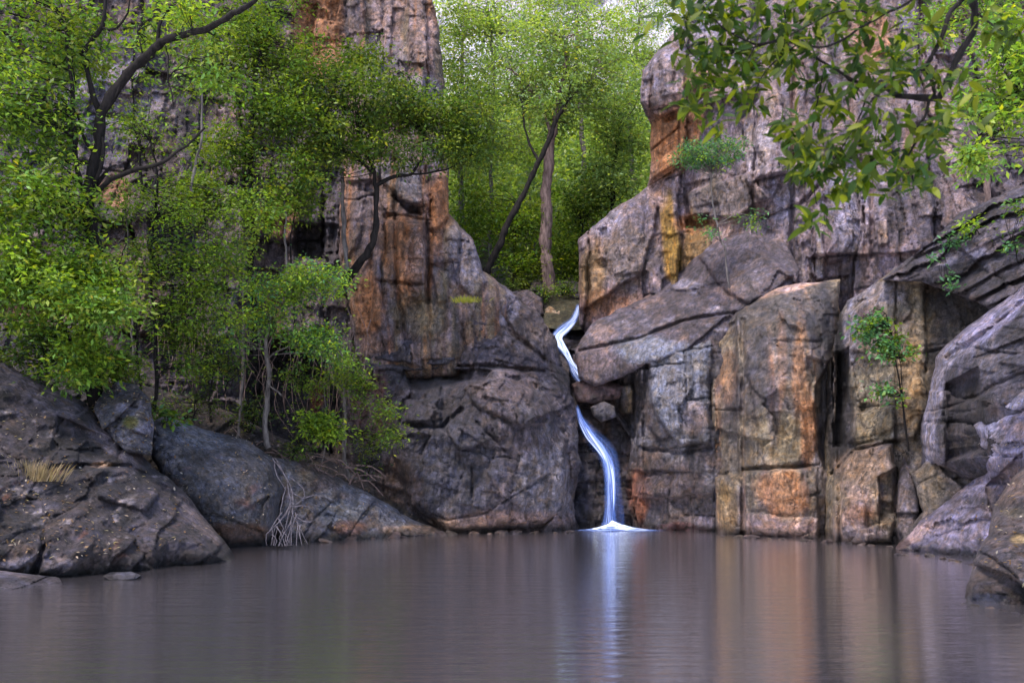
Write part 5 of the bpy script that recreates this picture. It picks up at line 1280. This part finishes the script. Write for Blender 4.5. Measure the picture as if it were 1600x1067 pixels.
# grass tufts
def tuft(label, base, wpx, hm, n, cols, seed):
    rs = np.random.RandomState(seed)
    loc = np.array(at(*base))
    x = rs.normal(size=n)*wpx/F*base[2]*.45
    P = np.stack([x, rs.normal(size=n)*.12, np.zeros(n)], 1)
    d = np.stack([x*1.2+rs.normal(size=n)*.15, rs.normal(size=n)*.2, np.ones(n)], 1)
    d /= np.linalg.norm(d, axis=1)[:, None]
    L = hm*(.5+.7*rs.rand(n))[:, None]
    s = np.cross(d, rs.normal(size=(n, 3))); s /= np.linalg.norm(s, axis=1)[:, None]
    w_ = .007
    V = np.stack([P-s*w_, P+s*w_, P+d*L*.6+s*w_*.8, P+d*L+np.array([0, 0, -.1])*L], 1).reshape(-1, 3)
    k = np.arange(n)*4
    me = quads_mesh('grass_tuft', V, np.stack([k, k+1, k+2, k+3], 1), mat=M_GRASS, tint=np.repeat(np.array(cols)[rs.randint(len(cols), size=n)], 4, 0), smooth=False)
    link('grass_tuft', me, None, tuple(loc), 'stuff', label, 'grass')
tuft('dry straw-coloured grass tuft growing between the two left boulders', (50, 752, 18.0), 40, .42, 420, [(.28, .2, .12), (.2, .15, .09), (.35, .27, .17)], 1)
tuft('bright yellow-green grass tuft on the ledge left of the gully', (728, 472, 29.95), 20, .2, 320, [(.4, .36, .04), (.33, .34, .05)], 2)
print('trees', round(time.time()-T0, 1), NTRI[0])

# ------------------------------------------------------------------ overhanging foreground branch
def near_leaf_mesh(k, rs):
    n = 7
    V, Q = [], []
    L = 1.0
    bend = rs.uniform(.05, .3); fold = rs.uniform(.1, .3); tw = rs.uniform(-.3, .3)
    for i in range(n):
        s = i/(n-1)
        wdt = .19*math.sin(math.pi*min(1, s**.8*1.0))**.75 * (1.0 if s < 1 else 0)
        if i == 0: wdt = .012
        if i == n-1: wdt = .004
        y = s*L
        z = -bend*s*s
        a = tw*s
        V += [(-wdt*math.cos(a), y, z+fold*wdt-wdt*math.sin(a)), (0, y, z), (wdt*math.cos(a), y, z+fold*wdt+wdt*math.sin(a))]
    for i in range(n-1):
        a = i*3
        Q += [[a, a+1, a+4, a+3], [a+1, a+2, a+5, a+4]]
    g = [(.042, .07, .005), (.06, .09, .005), (.026, .048, .006), (.09, .115, .006), (.16, .18, .010), (.03, .066, .012)][k % 6]
    return quads_mesh('leaf', np.array(V), Q, mat=M_LEAF_NEAR, tint=np.tile(np.array([g]), (len(V), 1)))
rs = np.random.RandomState(21)
leafm = [near_leaf_mesh(k, rs) for k in range(18)]
br_root = thing('overhanging_branch', 'dark leafy branch hanging into the top right of the view', 'branch', at(1560, -40, 6.5))
bl = np.array(br_root.location)
D_ = 6.5
BR = [([(1590, -90, 6.6), (1526, -20, 6.5), (1524, 20, 6.5), (1520, 50, 6.5), (1502, 80, 6.5), (1485, 115, 6.5), (1468, 150, 6.5), (1452, 154, 6.5), (1400, 150, 6.5)], .028, .017),
      ([(1400, 149, 6.5), (1375, 136, 6.45), (1335, 128, 6.4), (1310, 112, 6.4), (1275, 90, 6.35), (1245, 70, 6.3), (1225, 62, 6.3), (1190, 72, 6.3), (1150, 80, 6.3), (1110, 60, 6.3)], .012, .005),
      ([(1520, -40, 6.4), (1503, 0, 6.4), (1485, 20, 6.4), (1470, 60, 6.4), (1452, 95, 6.4), (1449, 110, 6.4), (1457, 135, 6.45), (1460, 150, 6.5)], .017, .012),
      ([(1449, 108, 6.4), (1420, 110, 6.35), (1395, 122, 6.3), (1380, 135, 6.3)], .008, .005),
      ([(1452, 155, 6.5), (1445, 180, 6.45), (1432, 200, 6.4), (1432, 215, 6.4), (1420, 240, 6.35), (1422, 262, 6.3), (1428, 285, 6.3)], .011, .005),
      ([(1500, -60, 6.2), (1425, 0, 6.2), (1390, 18, 6.2), (1350, 40, 6.2), (1315, 62, 6.2), (1280, 74, 6.2), (1225, 64, 6.25), (1180, 70, 6.3)], .010, .006),
      ([(1362, 28, 6.2), (1345, 16, 6.15), (1300, 20, 6.1), (1270, 35, 6.1), (1235, 55, 6.1)], .006, .004),
      ([(1355, 150, 6.4), (1345, 180, 6.35), (1325, 215, 6.3), (1310, 240, 6.3), (1290, 265, 6.3)], .006, .003),
      ([(1230, 62, 6.3), (1226, 30, 6.3), (1222, 10, 6.3)], .007, .004),
      ([(1180, 72, 6.3), (1160, 110, 6.25), (1140, 150, 6.2), (1120, 180, 6.2)], .005, .003),
      ([(1150, 80, 6.3), (1110, 100, 6.3), (1080, 80, 6.3), (1060, 30, 6.3)], .005, .003),
      ([(1245, 70, 6.3), (1200, 110, 6.25), (1180, 150, 6.25), (1178, 180, 6.25)], .005, .003),
      ([(1290, 100, 6.35), (1280, 150, 6.3), (1270, 200, 6.3), (1268, 250, 6.3), (1276, 320, 6.3)], .005, .003),
      ([(1425, 230, 6.35), (1380, 240, 6.3), (1340, 262, 6.3)], .005, .003),
      ([(1428, 200, 6.4), (1460, 220, 6.4), (1490, 215, 6.4)], .005, .003),
      ([(1524, 20, 6.5), (1560, 50, 6.4), (1590, 60, 6.4)], .007, .004),
      ([(1180, 70, 6.3), (1130, 40, 6.2), (1100, 0, 6.2), (1060, -30, 6.2)], .006, .003)]
for k, (pts, r0, r1) in enumerate(BR):
    V, Q = tube_arrays([at(*p) for p in pts], r0, r1, 8, seg=40, wob=.006, seed=400+k)
    link('limb' if k < 6 else 'twig', quads_mesh('limb', V-bl, Q, mat=M_BARK_DARK), br_root)
# leaf rosettes: (px, py, n)
ROS0 = [(1075, 40, 6), (1060, 70, 4), (1100, 15, 7), (1130, 40, 8), (1150, 10, 8), (1180, 30, 8), (1110, 90, 8), (1140, 80, 8), (1170, 60, 8), (1090, 60, 6), (1100, 120, 7), (1075, 95, 4), (1065, 135, 5), (1130, 120, 7), (1110, 150, 6), (1120, 185, 6),
       (1098, 172, 4), (1165, 100, 7), (1180, 160, 6), (1190, 125, 6), (1200, 90, 7), (1215, 40, 7), (1250, 15, 7), (1230, 60, 6), (1215, 80, 6), (1280, 30, 5), (1300, 10, 6), (1340, 10, 6), (1310, 50, 5), (1270, 60, 5), (1350, 30, 5),
       (1245, 110, 5), (1280, 105, 5), (1300, 95, 5), (1260, 130, 5), (1240, 200, 6), (1265, 185, 7), (1290, 175, 6), (1250, 230, 7), (1235, 260, 7), (1262, 270, 7), (1285, 250, 7), (1300, 220, 7), (1310, 265, 6), (1330, 290, 6), (1300, 290, 7),
       (1276, 335, 7), (1265, 215, 6), (1340, 200, 6), (1330, 235, 5), (1350, 270, 6), (1370, 240, 6), (1390, 260, 7), (1405, 280, 5), (1420, 262, 6), (1430, 290, 5), (1375, 205, 5), (1400, 200, 5), (1390, 170, 5), (1365, 160, 5), (1330, 140, 5),
       (1345, 90, 6), (1370, 100, 6), (1380, 80, 6), (1400, 90, 5), (1395, 120, 6), (1420, 60, 6), (1440, 40, 6), (1430, 90, 5), (1470, 195, 6), (1490, 180, 6), (1450, 200, 6), (1480, 220, 6), (1500, 130, 4), (1520, 145, 5), (1495, 115, 4), (1550, 50, 5), (1570, 30, 5),
       (1590, 60, 4), (1545, 10, 4), (1340, 50, 4), (1445, 245, 5), (1380, 15, 4), (1130, -10, 8), (1200, 5, 7), (1080, 0, 6), (1050, 15, 5), (1160, 130, 5)]
ROS = [(px+rs.normal()*dx_, py+rs.normal()*dx_, n) for dx_ in (0, 12, 18, 22) for (px, py, n) in ROS0]
restV, restQ, restC, nn0 = [], [], [], 0
import mathutils
specs = []
for (px, py, n) in ROS:
    c = Vector(at(px + rs.normal()*4, py + rs.normal()*4, 6.3 + rs.normal()*.18))
    for j in range(n):
        a = rs.uniform(0, 2*math.pi)
        d = Vector((math.cos(a), rs.normal()*.6, math.sin(a)*.8 - .35)).normalized()
        specs.append((c + d*.01 + Vector(rs.normal(size=3))*.02, d, rs.uniform(.065, .13), rs.randint(18), Vector((rs.normal()*.6, -0.6 + rs.normal()*.5, .8))))
rs.shuffle(specs) if False else None
order = rs.permutation(len(specs))
for q, i in enumerate(order):
    c, d, L, k, up = specs[i]
    x = d.cross(up).normalized(); z = x.cross(d).normalized()
    M = mathutils.Matrix((x, d, z)).transposed()
    if q < 300:
        o = link('leaf', leafm[k], br_root)
        o.matrix_local = mathutils.Matrix.Translation(c - Vector(bl)) @ M.to_4x4() @ mathutils.Matrix.Scale(L, 4)
    else:
        me = leafm[k]
        vv = np.array([tuple((c - Vector(bl)) + M @ (v.co*L)) for v in me.vertices])
        restV.append(vv); restQ.append(np.array([list(p.vertices) for p in me.polygons]) + nn0); nn0 += len(vv)
        restC.append(np.tile(np.array(me.color_attributes['tint'].data[0].color[:3]), (len(vv), 1)))
if restV:
    link('leaves', quads_mesh('leaves', np.concatenate(restV), np.concatenate(restQ), mat=M_LEAF_NEAR, tint=np.concatenate(restC)), br_root, kind='stuff')
print('tris', sum(len(o.data.polygons)*2 for o in SC.objects if o.type=='MESH'))
print('done', round(time.time()-T0, 1), 'near leaves', len(specs))
